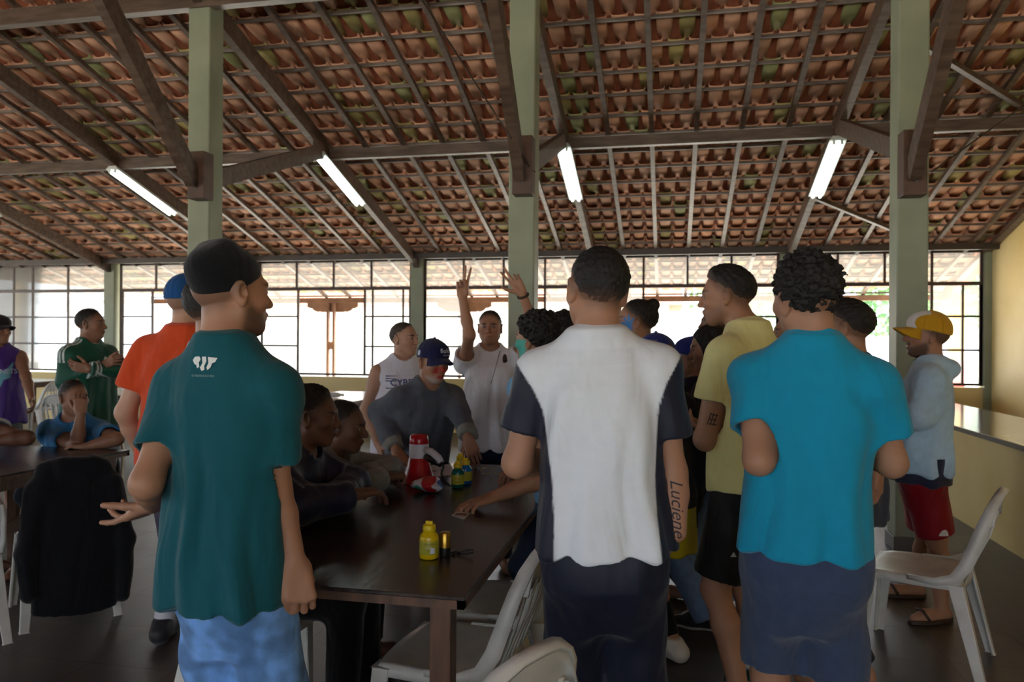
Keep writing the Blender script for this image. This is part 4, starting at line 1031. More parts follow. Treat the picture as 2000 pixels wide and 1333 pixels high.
# 5 -- man in the yellow cap and pale blue hoodie
p = skeleton(px(1811, 656, 4.0), 84, 76, H=1.64, lean=3, hpitch=4, arms={
    'L': dict(e=px(1800, 815, 3.83), w=px(1770, 765, 4.05), d=(-.3, .8, .3), n=(.5, .2, .5)),
    'R': dict(e=px(1770, 812, 4.18), w=px(1795, 800, 4.02), d=(.4, -.7, .1), n=(.6, .6, 0), hand='fist')},
    legs={'L': dict(an=pxz(1838, 1183, .085), kn=px(1828, 1050, 3.98), toe=(-.8, -.35, 0)), 'R': dict(an=pxz(1785, 1138, .085), kn=px(1808, 1040, 4.15), toe=(-.9, -.1, 0))})
person(p, 'person in a yellow and white cap and pale blue hoodie beside the pillar', SKIN['tan'], .008, .0042, .0045, head_kw=dict(smile=1.6), paint_kw=dict(beard=.8, stubble=.8,
       paint=lambda q, mix, V: mix(np.exp(-((np.abs(q[:, 0])/.016)**4+((q[:, 2]+.062)/.005)**4))*(q[:, 1] > .07), (.7, .68, .64))))
cap_objs(p, p.obj, lin('c9971f'), None, lin('d9d6d2'), h=.0045, curve=.03)
sd = tee_sdf(p, hem=.86, long=.97, loose=1.05, sr=1.12, seed=51, wr=1.6)
for m in (-1, 1): sd.cone(p.neck+p.T2[:, 0]*m*.075-p.T2[:, 1]*.02, p.neck-p.T2[:, 1]*.105-p.axis*.02+p.T2[:, 0]*m*.02, .030, .046, .03)
cloth_nets(p, 'hoodie', sd, .86, .0075, M['fleece'], lin('b4d2e8'), long=True)
s2 = tee_sdf(p, hem=.80, sleeve=0, loose=1.0); 
V, Fq = nets(s2, trunk_pts(p, [.80])[0]-.28, trunk_pts(p, [.80])[0]+A3((.28, .28, .10)), .009); sdf_obj('undershirt', V, Fq, M['cloth'], p.obj, lin('2c2f44'), p.origin)
wear(p, 'shorts', (sq := pants_sdf(p, loose=1.1, knee_hem=.93, seed=17)), *pants_box(p), .0085, M['slick'], lin('8e0b1e'))
decal('emblem', sq, flatpoly((-.026, -.018), (.026, -.018), (.022, -.002), (.010, .014), (-.008, .016), (-.022, .0)), p.hip['L']*.16+p.kn['L']*.84-A3((0, 0, .01)), -CR, UPZ, CF, M['print'], p.obj, (.75, .75, .8), p.origin)
for k in 'RL':
    a = p.an[k]; ft = p.ft[k]; b = MB(); sl = np.cross(ft, UPZ); o_ = []
    for z in (.004, .022):
        for t in range(16):
            an = 2*math.pi*t/16; o_.append(a*[1, 1, 0]+ft*(.065+.135*math.cos(an))+sl*(.045*math.sin(an))+UPZ*z-p.origin)
    b.add(o_, [tuple(reversed(range(16))), tuple(range(16, 32))]+[(t, (t+1) % 16, 16+(t+1) % 16, 16+t) for t in range(16)])
    q = a*[1, 1, 0]-p.origin
    b.tube([q+ft*.10+sl*.045+UPZ*.02, q+ft*.125+sl*.02+UPZ*.07, q+ft*.125-sl*.02+UPZ*.07, q+ft*.10-sl*.045+UPZ*.02], .008, 6)
    b.build('flip_flop', M['wire'], p.obj)

# 6 -- man with both arms raised
p = skeleton(px(957, 640, 4.80), 188, 196, fat=.84, hs=.94, arms={
    'R': dict(e=px(917, 655, 4.58), w=px(903, 580, 4.64), d=px(904, 520, 4.64)-px(903, 580, 4.64), n=-CF, hand='v'),
    'L': dict(e=px(1044, 640, 4.72), w=px(1020, 573, 4.64), d=px(988, 520, 4.64)-px(1020, 573, 4.64), n=-CF, hand=dict(fingers=[(0, 6, 4), (0, 6, 4), (45, 60, 30), (35, 50, 30)], spread=8, thumb=(50, 10, 15, 10)))})
person(p, 'person in a white t-shirt raising both arms with two fingers spread', SKIN['tan'], .008, .004, .0038, head_kw=dict(smile=.9), paint_kw=dict(stubble=.6))
hair(p, 'short', .007, seed=24, recede=.006)
sd = tee_sdf(p, hem=.80, sleeve=.34, loose=1.12, seed=61, sr=1.25, wr=1.5, vneck=.03)
cloth_nets(p, 't_shirt', sd, .80, .008, M['cloth'], lin('f0f0f4'), neck_fine=.006)
wear(p, 'jeans', pants_sdf(p, seed=27), *pants_box(p), .010, M['denim'], lin('26304a'))
MB().tube([p.neck+p.T2[:, 0]*-.060+p.T2[:, 1]*.060+p.axis*.0-p.origin, p.neck+p.T2[:, 0]*-.03+p.T2[:, 1]*.125-p.axis*.10-p.origin, p.neck+p.T2[:, 1]*.145-p.axis*.20-p.origin, p.neck+p.T2[:, 0]*.0+p.T2[:, 1]*.14-p.axis*.19-p.origin], .0016, 6).build('necklace', M['wire'], p.obj)
st = MB(); q0 = p.sh['L']*.55+p.neck*.45
st.tube([q0-p.T2[:, 1]*.07+p.axis*.0-p.origin, q0+p.axis*.052-p.origin, q0+p.T2[:, 1]*.085-p.axis*.02-p.origin], .014, 8); st.build('backpack_strap', M['wire'], p.obj)
w_ = p.wr['L']; fd = unit(p.wr['L']-p.el['L']); wm = MB(); a_ = unit(np.cross(fd, UPZ)); b_ = np.cross(fd, a_)
wm.tube([w_-fd*.018+(a_*math.cos(t)+b_*math.sin(t))*.033-p.origin for t in np.linspace(0, 6.283, 18)], .008, 8); wm.build('wristwatch', M['wire'], p.obj)

# 7 -- man in the navy cap and grey sweatshirt leaning on the table
p = skeleton(px(846, 707, 4.35), -128, -138, H=1.66, lean=-20, hpitch=-11, base=None, arms={
    'R': dict(e=px(742, 806, 4.42), w=px(774, 880, 4.22), d=px(792, 908, 4.16)-px(774, 880, 4.22), n=(0, .2, -1), hand=dict(curl=(35, 30, 20), spread=5)),
    'L': dict(e=px(898, 812, 4.30), w=px(914, 856, 4.16), d=px(926, 892, 4.12)-px(914, 856, 4.16), n=(-.3, .9, 0), hand='relaxed')})
red = lambda q, mix, V: (mix(.85*np.exp(-((np.abs(q[:, 0])-.032)/.017)**4-((q[:, 2]+.032)/.020)**4)*(q[:, 1] > .04), (.45, .02, .02)), mix(.9*np.exp(-(q[:, 0]/.016)**4-((q[:, 2]+.022)/.018)**4)*(q[:, 1] > .09), (.5, .02, .02)), mix(.7*np.exp(-((np.abs(q[:, 0])-.033)/.02)**4-((q[:, 2]-.03)/.010)**4)*(q[:, 1] > .05), (.4, .02, .02)), mix(.8*np.exp(-(q[:, 0]/.024)**4-((q[:, 2]+.07)/.014)**4)*(q[:, 1] > .06), (.45, .02, .02)))
person(p, 'person in a navy cap and grey sweatshirt with red face paint leaning on the table', SKIN['tan'], .008, .004, .004, paint_kw=dict(beard=0, stubble=.5, paint=lambda q, mix, V: (mix(.55*sst(-.060, -.085, q[:, 2])*sst(.01, .04, q[:, 1])*(q[:, 2] > -.12), (.42, .40, .37)), red(q, mix, V))))
co_ = cap_objs(p, p.obj, lin('1c1f45'), None, h=.0042, curve=.022, under=lin('1c1f45')); cs = Sdf(); cs.ell(p.head + p.HR@(A3((0, -.012, .034))*p.hs), A3((.085, .108, .099))*p.hs, p.HR, 0); cs.ell(p.head+p.HR@(A3((0, .045, .066))*p.hs), A3((.062, .058, .05))*p.hs, p.HR, .03)
dv = p.HR[:, 1]
decal('lettering', cs, text2d('fiofor', .036, .1, .0006), p.head+p.HR@A3((-.012, .10, .083))+A3((0, 0, 0)), -p.HR[:, 0], unit(p.HR[:, 2]-dv*.45), -dv, M['print'], co_, (.6, .62, .7), p.origin)
decal('lettering', cs, text2d('materiais', .013), p.head+p.HR@A3((-.012, .11, .060)), -p.HR[:, 0], unit(p.HR[:, 2]-dv*.45), -dv, M['print'], co_, (.6, .62, .7), p.origin)
rt = p.HR[:, 0]
decal('patch', cs, [[(.016*math.cos(t), .016*math.sin(t)) for t in np.linspace(0, 6.0, 14)]], p.head+p.HR@A3((.1, -.03, .048)), p.HR[:, 1], p.HR[:, 2], -rt, M['print'], co_, (.55, .6, .7), p.origin)
sd = tee_sdf(p, hem=.84, long=.93, loose=1.05, sr=1.08, seed=71, wr=1.6)
for m in (-1, 1): sd.cone(p.neck+p.T2[:, 0]*m*.072+p.T2[:, 1]*.05-p.axis*.012, p.neck-p.T2[:, 1]*.10-p.axis*.02+p.T2[:, 0]*m*.02, .024, .042, .03)
def grey7(V, p=p):
    C = np.repeat(lin('5a5f68')[None], len(V), 0)
    for k in 'RL': C[np.linalg.norm(V-p.wr[k], axis=1) < .085] = lin('8b8d86')
    return C
cloth_nets(p, 'sweatshirt', sd, .84, .0075, M['fleece'], grey7, long=True)
wear(p, 'jeans', pants_sdf(p, seed=28), *pants_box(p), .011, M['denim'], lin('2a3040'))

# 8 -- man in the sleeveless white shirt
p = skeleton(px(790, 662, 5.15), -106, -150, H=1.66, arms={'R': dict(e=px(716, 800, 5.1), w=px(738, 868, 5.0)), 'L': dict(l=(.07, .05, -.5))}, base=None)
person(p, 'person in a sleeveless white shirt standing behind the grey sweatshirt', SKIN['light'], .009, .0045, .005, paint_kw=dict(stubble=.5, recede=.02))
hair(p, 'buzz', .003, recede=.012, color=(.06, .045, .035), seed=34)
sd = tee_sdf(p, hem=.80, sleeve=0.0, loose=1.06, seed=81, wr=1.3)
for m, k in ((1, 'R'), (-1, 'L')): sd.cone(p.sh[k]+p.T2[:, 0]*m*.045, p.sh[k]-UPZ*.10+p.T2[:, 0]*m*.055, .075, .07, 0, 's')
cloth_nets(p, 'tank_top', sd, .80, .008, M['cloth'], lin('e6e9f4'), neck_fine=.006)
c = p.neck-p.axis*.145
decal('lettering', sd, text2d('CYBERX', .062, 0, .001), c-p.T2[:, 0]*.01, -p.T2[:, 0], p.axis, -p.T2[:, 1], M['print'], p.obj, (.07, .10, .28), p.origin)
decal('print', sd, [[(-.13, y-.004), (-.06, y-.001), (-.06, y+.002), (-.13, y+.004)] for y in (.045, .012, -.035, .028)], c+p.T2[:, 0]*.0, -p.T2[:, 0], p.axis, -p.T2[:, 1], M['print'], p.obj, (.08, .09, .16), p.origin)
wear(p, 'shorts', pants_sdf(p, knee_hem=1.0, seed=29), *pants_box(p), .011, M['slick'], lin('a69cc0'))

# 9, 10 -- two seated at the left side of the table
p = skeleton(px(610, 812, 2.95), -72, -88, H=1.70, lean=-24, sit=.53, hpitch=-6, arms={
    'R': dict(e=px(590, 985, 2.72), w=px(690, 966, 2.86), d=(.5, .85, 0), n=(0, 0, -1)), 'L': dict(e=px(690, 945, 3.10), w=px(645, 980, 2.85), d=(-.3, -.95, 0), n=(0, 0, -1), hand='relaxed')})
person(p, 'person in a navy track jacket seated at the table behind the teal t-shirt', SKIN['dark'], .009, .004, .0045, paint_kw=dict(stubble=.7))
hair(p, 'short', .012, seed=44, h=.0042); 
sd = tee_sdf(p, hem=.84, long=.92, loose=1.08, sr=1.15, seed=91, wr=1.8, collar=.012)
def jkt(V, p=p):
    q = V-p.neck; C = np.repeat(lin('161a33')[None], len(V), 0)
    for k in 'RL':
        for a, b in ((p.sh[k], p.el[k]), (p.el[k], p.wr[k])):
            d = unit(b-a); t = np.clip(((V-a)@d)/np.linalg.norm(b-a), 0, 1); e = V-a-((V-a)@d)[:, None]*d; n = unit(np.cross(d, UPZ)); v = e@n
            m = (np.exp(-((v-.02)/.004)**2)*(np.linalg.norm(e, axis=1) < .12)*((V[:, 2]) > min(a[2], b[2])-.02)*(t > .02)*(t < .98))[:, None]
            C = C*(1-m*.6)+lin('8a8a99')*m*.6
    return C
cloth_nets(p, 'track_jacket', sd, .84, .0075, M['slick'], jkt, long=True)
wear(p, 'trousers', pants_sdf(p, seed=30), *pants_box(p), .011, M['cloth'], lin('0c0d12'))
for k in 'RL': shoe(p, k, p.obj, lin('26262a'), lin('c8c8c4'), .008)
SEATED = [p]
p = skeleton(px(672, 832, 3.40), -84, -92, H=1.66, lean=-34, sit=.50, hpitch=-8, arms={
    'R': dict(e=px(668, 960, 3.20), w=px(752, 932, 3.40), d=(.6, .8, 0), n=(0, 0, -1), hand='fist'), 'L': dict(e=px(762, 918, 3.62), w=px(706, 930, 3.36), d=(-.3, -.95, 0), n=(0, 0, -1))})
person(p, 'person in a light grey sweater seated at the table with folded arms', SKIN['dark'], .009, .0042, .005, paint_kw=dict(stubble=.6))
hair(p, 'buzz', .004, seed=45)
sd = tee_sdf(p, hem=.84, long=.93, loose=1.05, sr=1.10, seed=92, wr=1.8)
cloth_nets(p, 'sweater', sd, .84, .0075, M['fleece'], lin('7d7c78'), long=True)
wear(p, 'trousers', pants_sdf(p, seed=31), *pants_box(p), .012, M['cloth'], lin('1a1b22')); SEATED.append(p)

# 11 -- green long sleeves, arms crossed
p = skeleton(px(178, 633, 5.75), -72, -100, arms={
    'L': dict(e=px(238, 722, 5.7), w=px(175, 722, 5.5), d=(-.8, -.4, .2), n=(-.2, .8, .2)), 'R': dict(e=px(128, 745, 5.6), w=px(205, 712, 5.58), d=(.8, -.2, .3), n=(0, .9, -.2), hand='loose')})
person(p, 'person in a green striped long sleeve shirt standing with crossed arms', SKIN['brown'], .009, .0045, .005, paint_kw=dict(stubble=.7))
hair(p, 'short', .006, seed=54, recede=.008)
sd = tee_sdf(p, hem=.78, long=.95, loose=1.05, seed=101, wr=1.5)
def adi(V, p=p):
    C = np.repeat(lin('0c4f3c')[None], len(V), 0); W_ = lin('c9d2cd')
    for k, m in (('R', 1), ('L', -1)):
        q = V-p.neck; a = (V-p.neck)@unit(p.sh[k]-p.neck); up = (V-p.sh[k])@p.axis; v = q@p.T2[:, 1]
        top = ((a > .06) & (a < .30) & (up > -.06)); st_ = np.zeros(len(V))
        for d in (-.024, 0, .024): st_ = np.maximum(st_, np.exp(-((v-d)/.0065)**4))
        C = np.where((top*st_)[:, None] > .5, W_, C)
        fw = V-p.wr[k]; t = -fw@unit(p.wr[k]-p.el[k]); C[((np.abs(t-.03) < .008) | (np.abs(t-.06) < .008)) & (np.linalg.norm(fw, axis=1) < .11)] = W_
    C[np.linalg.norm(V-(p.neck+p.axis*.014), axis=1) < .074] = W_
    return C
cloth_nets(p, 'football_shirt', sd, .78, .0065, M['slick'], adi, long=True, neck_fine=.006)
decal('emblem', sd, flatpoly((-.018, -.010), (.018, -.010), (.004, .016)), p.neck-p.axis*.11+p.T2[:, 0]*-.03, -p.T2[:, 0], p.axis, -p.T2[:, 1], M['print'], p.obj, (.6, .65, .62), p.origin)
wear(p, 'trousers', pants_sdf(p, seed=37), *pants_box(p), .012, M['cloth'], lin('1b2426'))

# 12 -- blue t-shirt, seated at the end of the left table, hand on the face
p = skeleton(px(144, 776, 4.98), -108, -165, H=1.68, lean=-12, sit=.50, hpitch=-4, arms={
    'R': dict(e=px(150, 872, 4.86), w=px(158, 808, 4.82), d=px(156, 765, 4.86)-px(158, 808, 4.82), n=(-.5, .8, .1), hand=dict(curl=(30, 70, 40), spread=2)), 'L': dict(e=px(228, 858, 4.84), w=px(170, 872, 4.78), d=(-1, -.1, 0), n=(0, 0, -1))})
person(p, 'person in a blue t-shirt seated at the left table resting their face on one hand', SKIN['brown'], .009, .0045, .005, paint_kw=dict(stubble=.7))
hair(p, 'buzz', .003, seed=55)
sd = tee_sdf(p, hem=.80, sleeve=.60, loose=1.05, seed=111, sr=1.02, wr=1.5)
cloth_nets(p, 't_shirt', sd, .80, .008, M['cloth'], lin('2f6c9a'))
wear(p, 'shorts', pants_sdf(p, knee_hem=1.05, seed=38), *pants_box(p), .012, M['cloth'], lin('1c1d26')); SEATED.append(p)

# 13 -- purple basketball vest at the left edge
p = skeleton(px(-3, 645, 6.35), -95, -125, arms={'L': dict(e=px(50, 735, 6.3), w=px(62, 780, 6.15))})
person(p, 'person in a purple basketball vest and dark cap at the left edge', SKIN['brown'], .010, .005, .005)
cap_objs(p, p.obj, lin('231a22'), None, h=.005)
sd = tee_sdf(p, hem=.78, sleeve=0.0, loose=1.08, seed=121, wr=1.2)
for m, k in ((1, 'R'), (-1, 'L')): sd.cone(p.sh[k]+p.T2[:, 0]*m*.045, p.sh[k]-UPZ*.10+p.T2[:, 0]*m*.055, .078, .075, 0, 's')
cloth_nets(p, 'basketball_vest', sd, .78, .009, M['slick'], lin('46237a'))
c = p.neck-p.axis*.20
decal('lettering', sd, text2d('HORNETS', .055, .0, .001), c, -p.T2[:, 0], p.axis, -p.T2[:, 1], M['print'], p.obj, (.55, .62, .72), p.origin)
decal('emblem', sd, [[(-.06, -.04), (-.01, -.05), (.0, -.11), (.02, -.05), (.07, -.03), (.10, .10), (.05, .05), (.02, .03), (-.04, .04)]], c-p.axis*.02, -p.T2[:, 0], p.axis, -p.T2[:, 1], M['print'], p.obj, (.16, .42, .52), p.origin, off=.0012)
wear(p, 'shorts', pants_sdf(p, knee_hem=1.05, seed=39, loose=1.1), *pants_box(p), .012, M['cloth'], lin('575a5c'))

# 14 -- white printed t-shirt, only an arm in view at the left edge
p = skeleton(px(-140, 745, 4.60), -60, -80, H=1.68, lean=-14, sit=.50, arms={'R': dict(l=(.1, .1, -.4)), 'L': dict(e=px(52, 856, 4.50), w=px(-25, 862, 4.40), d=(-1, -.1, 0), n=(0, 0, -1))})
person(p, 'person in a white printed t-shirt seated at the left edge, only an arm in view', SKIN['dark'], .010, .006, .006)
hair(p, 'short', .006, seed=56, h=.006)
sd = tee_sdf(p, hem=.80, sleeve=.7, loose=1.05, seed=131, sr=1.12)
cloth_nets(p, 't_shirt', sd, .80, .009, M['cloth'], lin('b9b9bd'))
decal('lettering', sd, text2d('bu', .085, .2, .001), p.sh['L']*.45+p.el['L']*.55, unit(CR*.55+UPZ*.8), unit(UPZ*.55-CR*.8), CF, M['print'], p.obj, (.02, .02, .03), p.origin)
wear(p, 'shorts', pants_sdf(p, knee_hem=1.0, seed=40), *pants_box(p), .013, M['cloth'], lin('1c1d26')); SEATED.append(p)

# 15 -- orange t-shirt, blue cap
p = skeleton(px(370, 590, 3.65), -25, 8, fat=1.05, shw=1.06, arms={'L': dict(l=(.09, .10, -.50)), 'R': dict(l=(.0, .2, -.4))})
person(p, 'person in an orange t-shirt and blue cap behind the teal t-shirt', SKIN['light'], .009, .0042, .0045, paint_kw=dict(stubble=.5))
cp = cap_objs(p, p.obj, lin('1d4f86'), None, h=.0045)
decal('emblem', p.skin, [[(-.020, -.006), (-.006, -.008), (.012, -.008), (.022, .002), (.008, .001), (.004, .010), (-.004, .004), (-.012, .006)]], p.head+p.HR@A3((.13, .0, .052)), p.HR[:, 1], p.HR[:, 2], -p.HR[:, 0], M['print'], cp, (.5, .62, .5), p.origin, off=.018)
sd = tee_sdf(p, hem=.84, sleeve=.60, loose=1.08, seed=141, sr=1.15, wr=1.4)
cloth_nets(p, 't_shirt', sd, .84, .008, M['cloth'], lin('cf4a22'))
s2 = tee_sdf(p, hem=.70, sleeve=0, loose=1.0, wr=.5); b0 = trunk_pts(p, [.78])[0]
V, Fq = nets(s2, b0-A3((.3, .3, .14)), b0+A3((.3, .3, .10)), .009); sdf_obj('undershirt', V, Fq, M['cloth'], p.obj, lin('c3c6d6'), p.origin)
wear(p, 'shorts', pants_sdf(p, knee_hem=1.0, seed=47, loose=1.05), *pants_box(p), .011, M['cloth'], lin('4c4658'))
for k in 'RL': sock(p, k, p.obj, lin('c9c9d2'), .17); shoe(p, k, p.obj, lin('26262a'), lin('55555a'), .008)

# 16 -- navy polo with a white collar, hidden behind the beanie
p = skeleton(px(432, 602, 2.36), -40, -15, fat=.85, shw=.9, arms={'L': dict(l=(.04, .22, -.42))})
person(p, 'person in a purple navy polo with a white collar behind the black beanie', SKIN['tan'], .010, .005, .005)
hair(p, 'short', .006, seed=57, h=.005)
sd = tee_sdf(p, hem=.80, sleeve=.6, loose=1.02, seed=151, sr=1.1); nc = p.neck + p.axis*.022*p.s; an_ = unit(p.axis+p.T2[:, 1]*.30)
sd.op(lambda P, f=pcol, nc=nc, an_=an_, p=p: f(P, nc, an_, p), .006, 'u', nc, .13)
cloth_nets(p, 'polo_shirt', sd, .80, .008, M['cloth'], lambda V: np.where((np.linalg.norm(V-nc, axis=1) < .092)[:, None], lin('c6cad6'), lin('3c3a66')))
wear(p, 'trousers', pants_sdf(p, seed=48), *pants_box(p), .012, M['cloth'], lin('20222c'))

# 17, 18 -- two curly heads at the right side of the table
grn = lambda q, mix, V: mix(.9*sst(.2, .5, wave_noise(5, 60, 5)(q)+.7)*(q[:, 2] < .0)*(q[:, 2] > -.115)*(q[:, 1] > .0), (.03, .42, .33))
p = skeleton(px(1046, 664, 3.55), 66, 62, H=1.68, lean=-22, arms={
    'L': dict(e=px(1085, 925, 3.22), w=px(962, 972, 3.15), d=px(900, 990, 3.08)-px(962, 972, 3.15), n=(0, 0, -1), hand=dict(fingers=[(12, 30, 20), (18, 35, 20), (24, 38, 20), (28, 40, 20)], spread=5, thumb=(38, 25, 10, 10))),
    'R': dict(e=px(1015, 890, 3.75), w=px(1000, 915, 3.60), n=(0, 0, -1))})
person(p, 'person with curly black hair and green face paint reaching over the table', SKIN['tan'], .009, .0042, .0035, paint_kw=dict(paint=grn))
hair(p, 'curly', .010, seed=64, recede=-.006)
sd = tee_sdf(p, hem=.80, sleeve=.62, loose=1.05, seed=161, sr=1.12, wr=1.4)
cloth_nets(p, 't_shirt', sd, .80, .008, M['cloth'], lin('7fb4dc'))
wear(p, 'jeans', pants_sdf(p, seed=49), *pants_box(p), .012, M['denim'], lin('2b3347'))
p = skeleton(px(1098, 655, 4.45), 75, 70)
person(p, 'person with a round curly afro half hidden behind the white jersey', SKIN['brown'], .010, .005, .005)
hair(p, 'curly', .014, seed=65, recede=-.008, h=.005)
sd = tee_sdf(p, sleeve=.6, seed=171); cloth_nets(p, 't_shirt', sd, .78, .010, M['cloth'], lin('3b4658')); wear(p, 'trousers', pants_sdf(p, seed=50), *pants_box(p), .013, M['cloth'], lin('20222c'))

# 19 -- hair bun and a blue painted hand on the cheek
def bluehand(q, mix, V):
    x, y, z = q[:, 0], q[:, 1], q[:, 2]; m = np.exp(-((y-.035)/.020)**4-((z+.030)/.024)**4)
    for a, l in ((-.5, .05), (0.0, .06), (.45, .055), (1.0, .045)):
        d = (math.sin(a), math.cos(a)); t = (y-.035)*d[0]+(z+.03)*d[1]; e = (y-.035)*d[1]-(z+.03)*d[0]
        m = np.maximum(m, np.exp(-(e/.0065)**4)*(t > 0)*(t < l))
    mix(.95*m*(x < -.02), (.02, .24, .62))
p = skeleton(px(1243, 628, 3.95), 88, 80)
person(p, 'person with a dark hair bun and blue paint on the cheek', SKIN['tan'], .009, .004, .005, paint_kw=dict(paint=bluehand, stubble=.7))
hair(p, 'bun', .006, seed=66)
sd = tee_sdf(p, sleeve=.6, seed=181); cloth_nets(p, 't_shirt', sd, .78, .010, M['cloth'], lin('2a2c3a')); wear(p, 'trousers', pants_sdf(p, seed=52), *pants_box(p), .013, M['cloth'], lin('20222c'))

# 20 -- royal blue cap, long brown hair, leggings and white sneakers
p = skeleton(px(1283, 706, 3.45), -25, 30, H=1.56, legs={'R': dict(toe=(-.7, .6, 0)), 'L': dict(toe=(-.6, .7, 0))})
person(p, 'person in a royal blue cap with long brown hair beside the white jersey', SKIN['tan'], .009, .0045, .005)
cp = cap_objs(p, p.obj, lin('1d2f7c'), None, h=.0045)
decal('lettering', p.skin, text2d('NY', .035, 0, .001), p.head+p.HR@A3((.02, .2, .085)), -p.HR[:, 0], p.HR[:, 2], -p.HR[:, 1], M['print'], cp, (.5, .52, .6), p.origin, off=.022)
hair(p, color=(.085, .040, .022), sd=long_hair_sdf(p, .36, .075, 4), ext=.38, h=.006)
sd = tee_sdf(p, hem=.78, long=.9, seed=191); cloth_nets(p, 'sweater', sd, .78, .009, M['cloth'], lin('16161c'), long=True)
s2 = tee_sdf(p, hem=.66, sleeve=0, loose=1.05, wr=.6); b0 = trunk_pts(p, [.74])[0]; V, Fq = nets(s2, b0-A3((.3, .3, .14)), b0+A3((.3, .3, .12)), .009); sdf_obj('tunic', V, Fq, M['cloth'], p.obj, lin('c8b518'), p.origin)
wear(p, 'leggings', pants_sdf(p, hem=.93, loose=.88, bot=.046, seed=53, wr=.4), *pants_box(p), .009, M['cloth'], lin('0c0c0e'))
for k in 'RL': shoe(p, k, p.obj, lin('cfcac0'), lin('d8d4ca'), .006)

# 21 -- long black hair, jeans
p = skeleton(px(1386, 680, 3.9), 84, 70, H=1.60, hpitch=-10)
person(p, 'person with long straight black hair looking down beside the yellow t-shirt', SKIN['tan'], .009, .004, .005, head_kw=dict(jaw=.88, brow=.9), paint_kw=dict(stubble=0))
hair(p, sd=long_hair_sdf(p, .34, .072, 6), ext=.38, h=.0055)
sd = tee_sdf(p, hem=.80, long=.9, seed=201, loose=.95); cloth_nets(p, 'sweater', sd, .80, .009, M['cloth'], lin('121218'), long=True)
wear(p, 'jeans', pants_sdf(p, loose=1.15, bot=.085, seed=58), *pants_box(p), .009, M['denim'], lin('6f86a8'))
for k in 'RL': shoe(p, k, p.obj, lin('17171a'), lin('c9c9c6'), .006)

# 22 - 25 -- others half hidden in the crowd
p = skeleton(px(1352, 702, 4.35), 70, 60, H=1.64)
person(p, 'person in a blue cap with a white panel behind the long black hair', SKIN['tan'], .010, .005, .006, hands=True)
cap_objs(p, p.obj, lin('232c74'), lin('b9bcc6'), None, h=.005); sd = tee_sdf(p, sleeve=.6, seed=211); cloth_nets(p, 't_shirt', sd, .78, .011, M['cloth'], lin('1c2040')); wear(p, 'trousers', pants_sdf(p, seed=59), *pants_box(p), .013, M['cloth'], lin('20222c'))
p = skeleton(px(1398, 632, 5.1), 96, 85)
person(p, 'person whose bearded face shows left of the chin above the yellow t-shirt', SKIN['brown'], .010, .005, .006, paint_kw=dict(beard=.6)); hair(p, 'short', .007, seed=67, h=.005)
sd = tee_sdf(p, sleeve=.6, seed=221); cloth_nets(p, 't_shirt', sd, .78, .011, M['cloth'], lin('33363f')); wear(p, 'trousers', pants_sdf(p, seed=60), *pants_box(p), .013, M['cloth'], lin('20222c'))
p = skeleton(px(1653, 641, 3.2), 62, 50, H=1.68, fat=.92, arms={'R': dict(e=px(1712, 830, 3.25), w=px(1716, 915, 3.05), d=(-.1, -.2, -1), n=(-.7, .5, 0))})
person(p, 'person with short black hair just behind the blue polo shoulder', SKIN['tan'], .010, .0045, .005, paint_kw=dict(stubble=.6)); hair(p, 'top', .007, seed=68)
sd = tee_sdf(p, sleeve=.6, seed=231); cloth_nets(p, 't_shirt', sd, .78, .010, M['cloth'], lin('3a3f4c')); wear(p, 'trousers', pants_sdf(p, seed=61), *pants_box(p), .013, M['cloth'], lin('20222c'))
p = skeleton(px(1548, 652, 4.0), 84, 75)
person(p, 'person whose profile shows between the yellow t-shirt and the blue polo', SKIN['tan'], .010, .005, .006); hair(p, 'short', .006, seed=69, h=.005)
sd = tee_sdf(p, sleeve=.6, seed=241); cloth_nets(p, 't_shirt', sd, .78, .011, M['cloth'], lin('7a4a2a')); wear(p, 'trousers', pants_sdf(p, seed=62), *pants_box(p), .013, M['cloth'], lin('20222c'))
# ------------------------------------------------------------ tables and chairs
M['tabletop'] = mottled('dark_table_wood', rgb('2a221e'), rgb('40352e'), .27, 5, .22, 9, stretch=(6, 1, 1), spec=.5, dist=.004)
M['tableleg'] = mottled('table_leg_wood', rgb('4a3224'), rgb('6a4a36'), .5, 6, .15, 40, stretch=(4, 4, 1))
M['plastic'] = mottled('white_plastic', rgb('c8c6be'), rgb('dedcd6'), .35, 7, .05, 60, spec=.45)
M['greytop'] = plain('pale_table_top', rgb('cfcabd'), .2)
def table(x0, x1, y0, y1, label, top, Z=.75, leg=.062, ins=.085, group=None, light=False):
    cx, cy = (x0+x1)/2, (y0+y1)/2; hx, hy = (x1-x0)/2, (y1-y0)/2
    o = empty('table', (cx, cy, 0)); tag(o, label, 'table', group)
    MB().box(-hx, hx, -hy, hy, Z-.012, Z, bev=.003).build('tabletop', top, o)
    e = MB()
    for s in (-1, 1): e.box(-hx+.002, hx-.002, s*hy-(.022 if s > 0 else -.002), s*hy+(.022 if s < 0 else -.002), Z-.036, Z-.012); e.box(s*hx-(.022 if s > 0 else -.002), s*hx+(.022 if s < 0 else -.002), -hy+.002, hy-.002, Z-.036, Z-.012)
    e.build('edging', M['tableleg'], o)
    for sx in (-1, 1):
        for sy in (-1, 1):
            a, b = sx*(hx-ins), sy*(hy-ins); MB().box(a-leg/2, a+leg/2, b-leg/2, b+leg/2, 0, Z-.012, bev=.003).build('leg', M['tableleg'], o)
        MB().box(sx*(hx-ins)-.015, sx*(hx-ins)+.015, -hy+ins, hy-ins, Z-.10, Z-.012).build('rail', M['tableleg'], o)
    return o
table(-1.40, -.54, 2.00, 4.18, 'long dark wooden table the crowd stands around, with paint bottles on it', M['tabletop'])
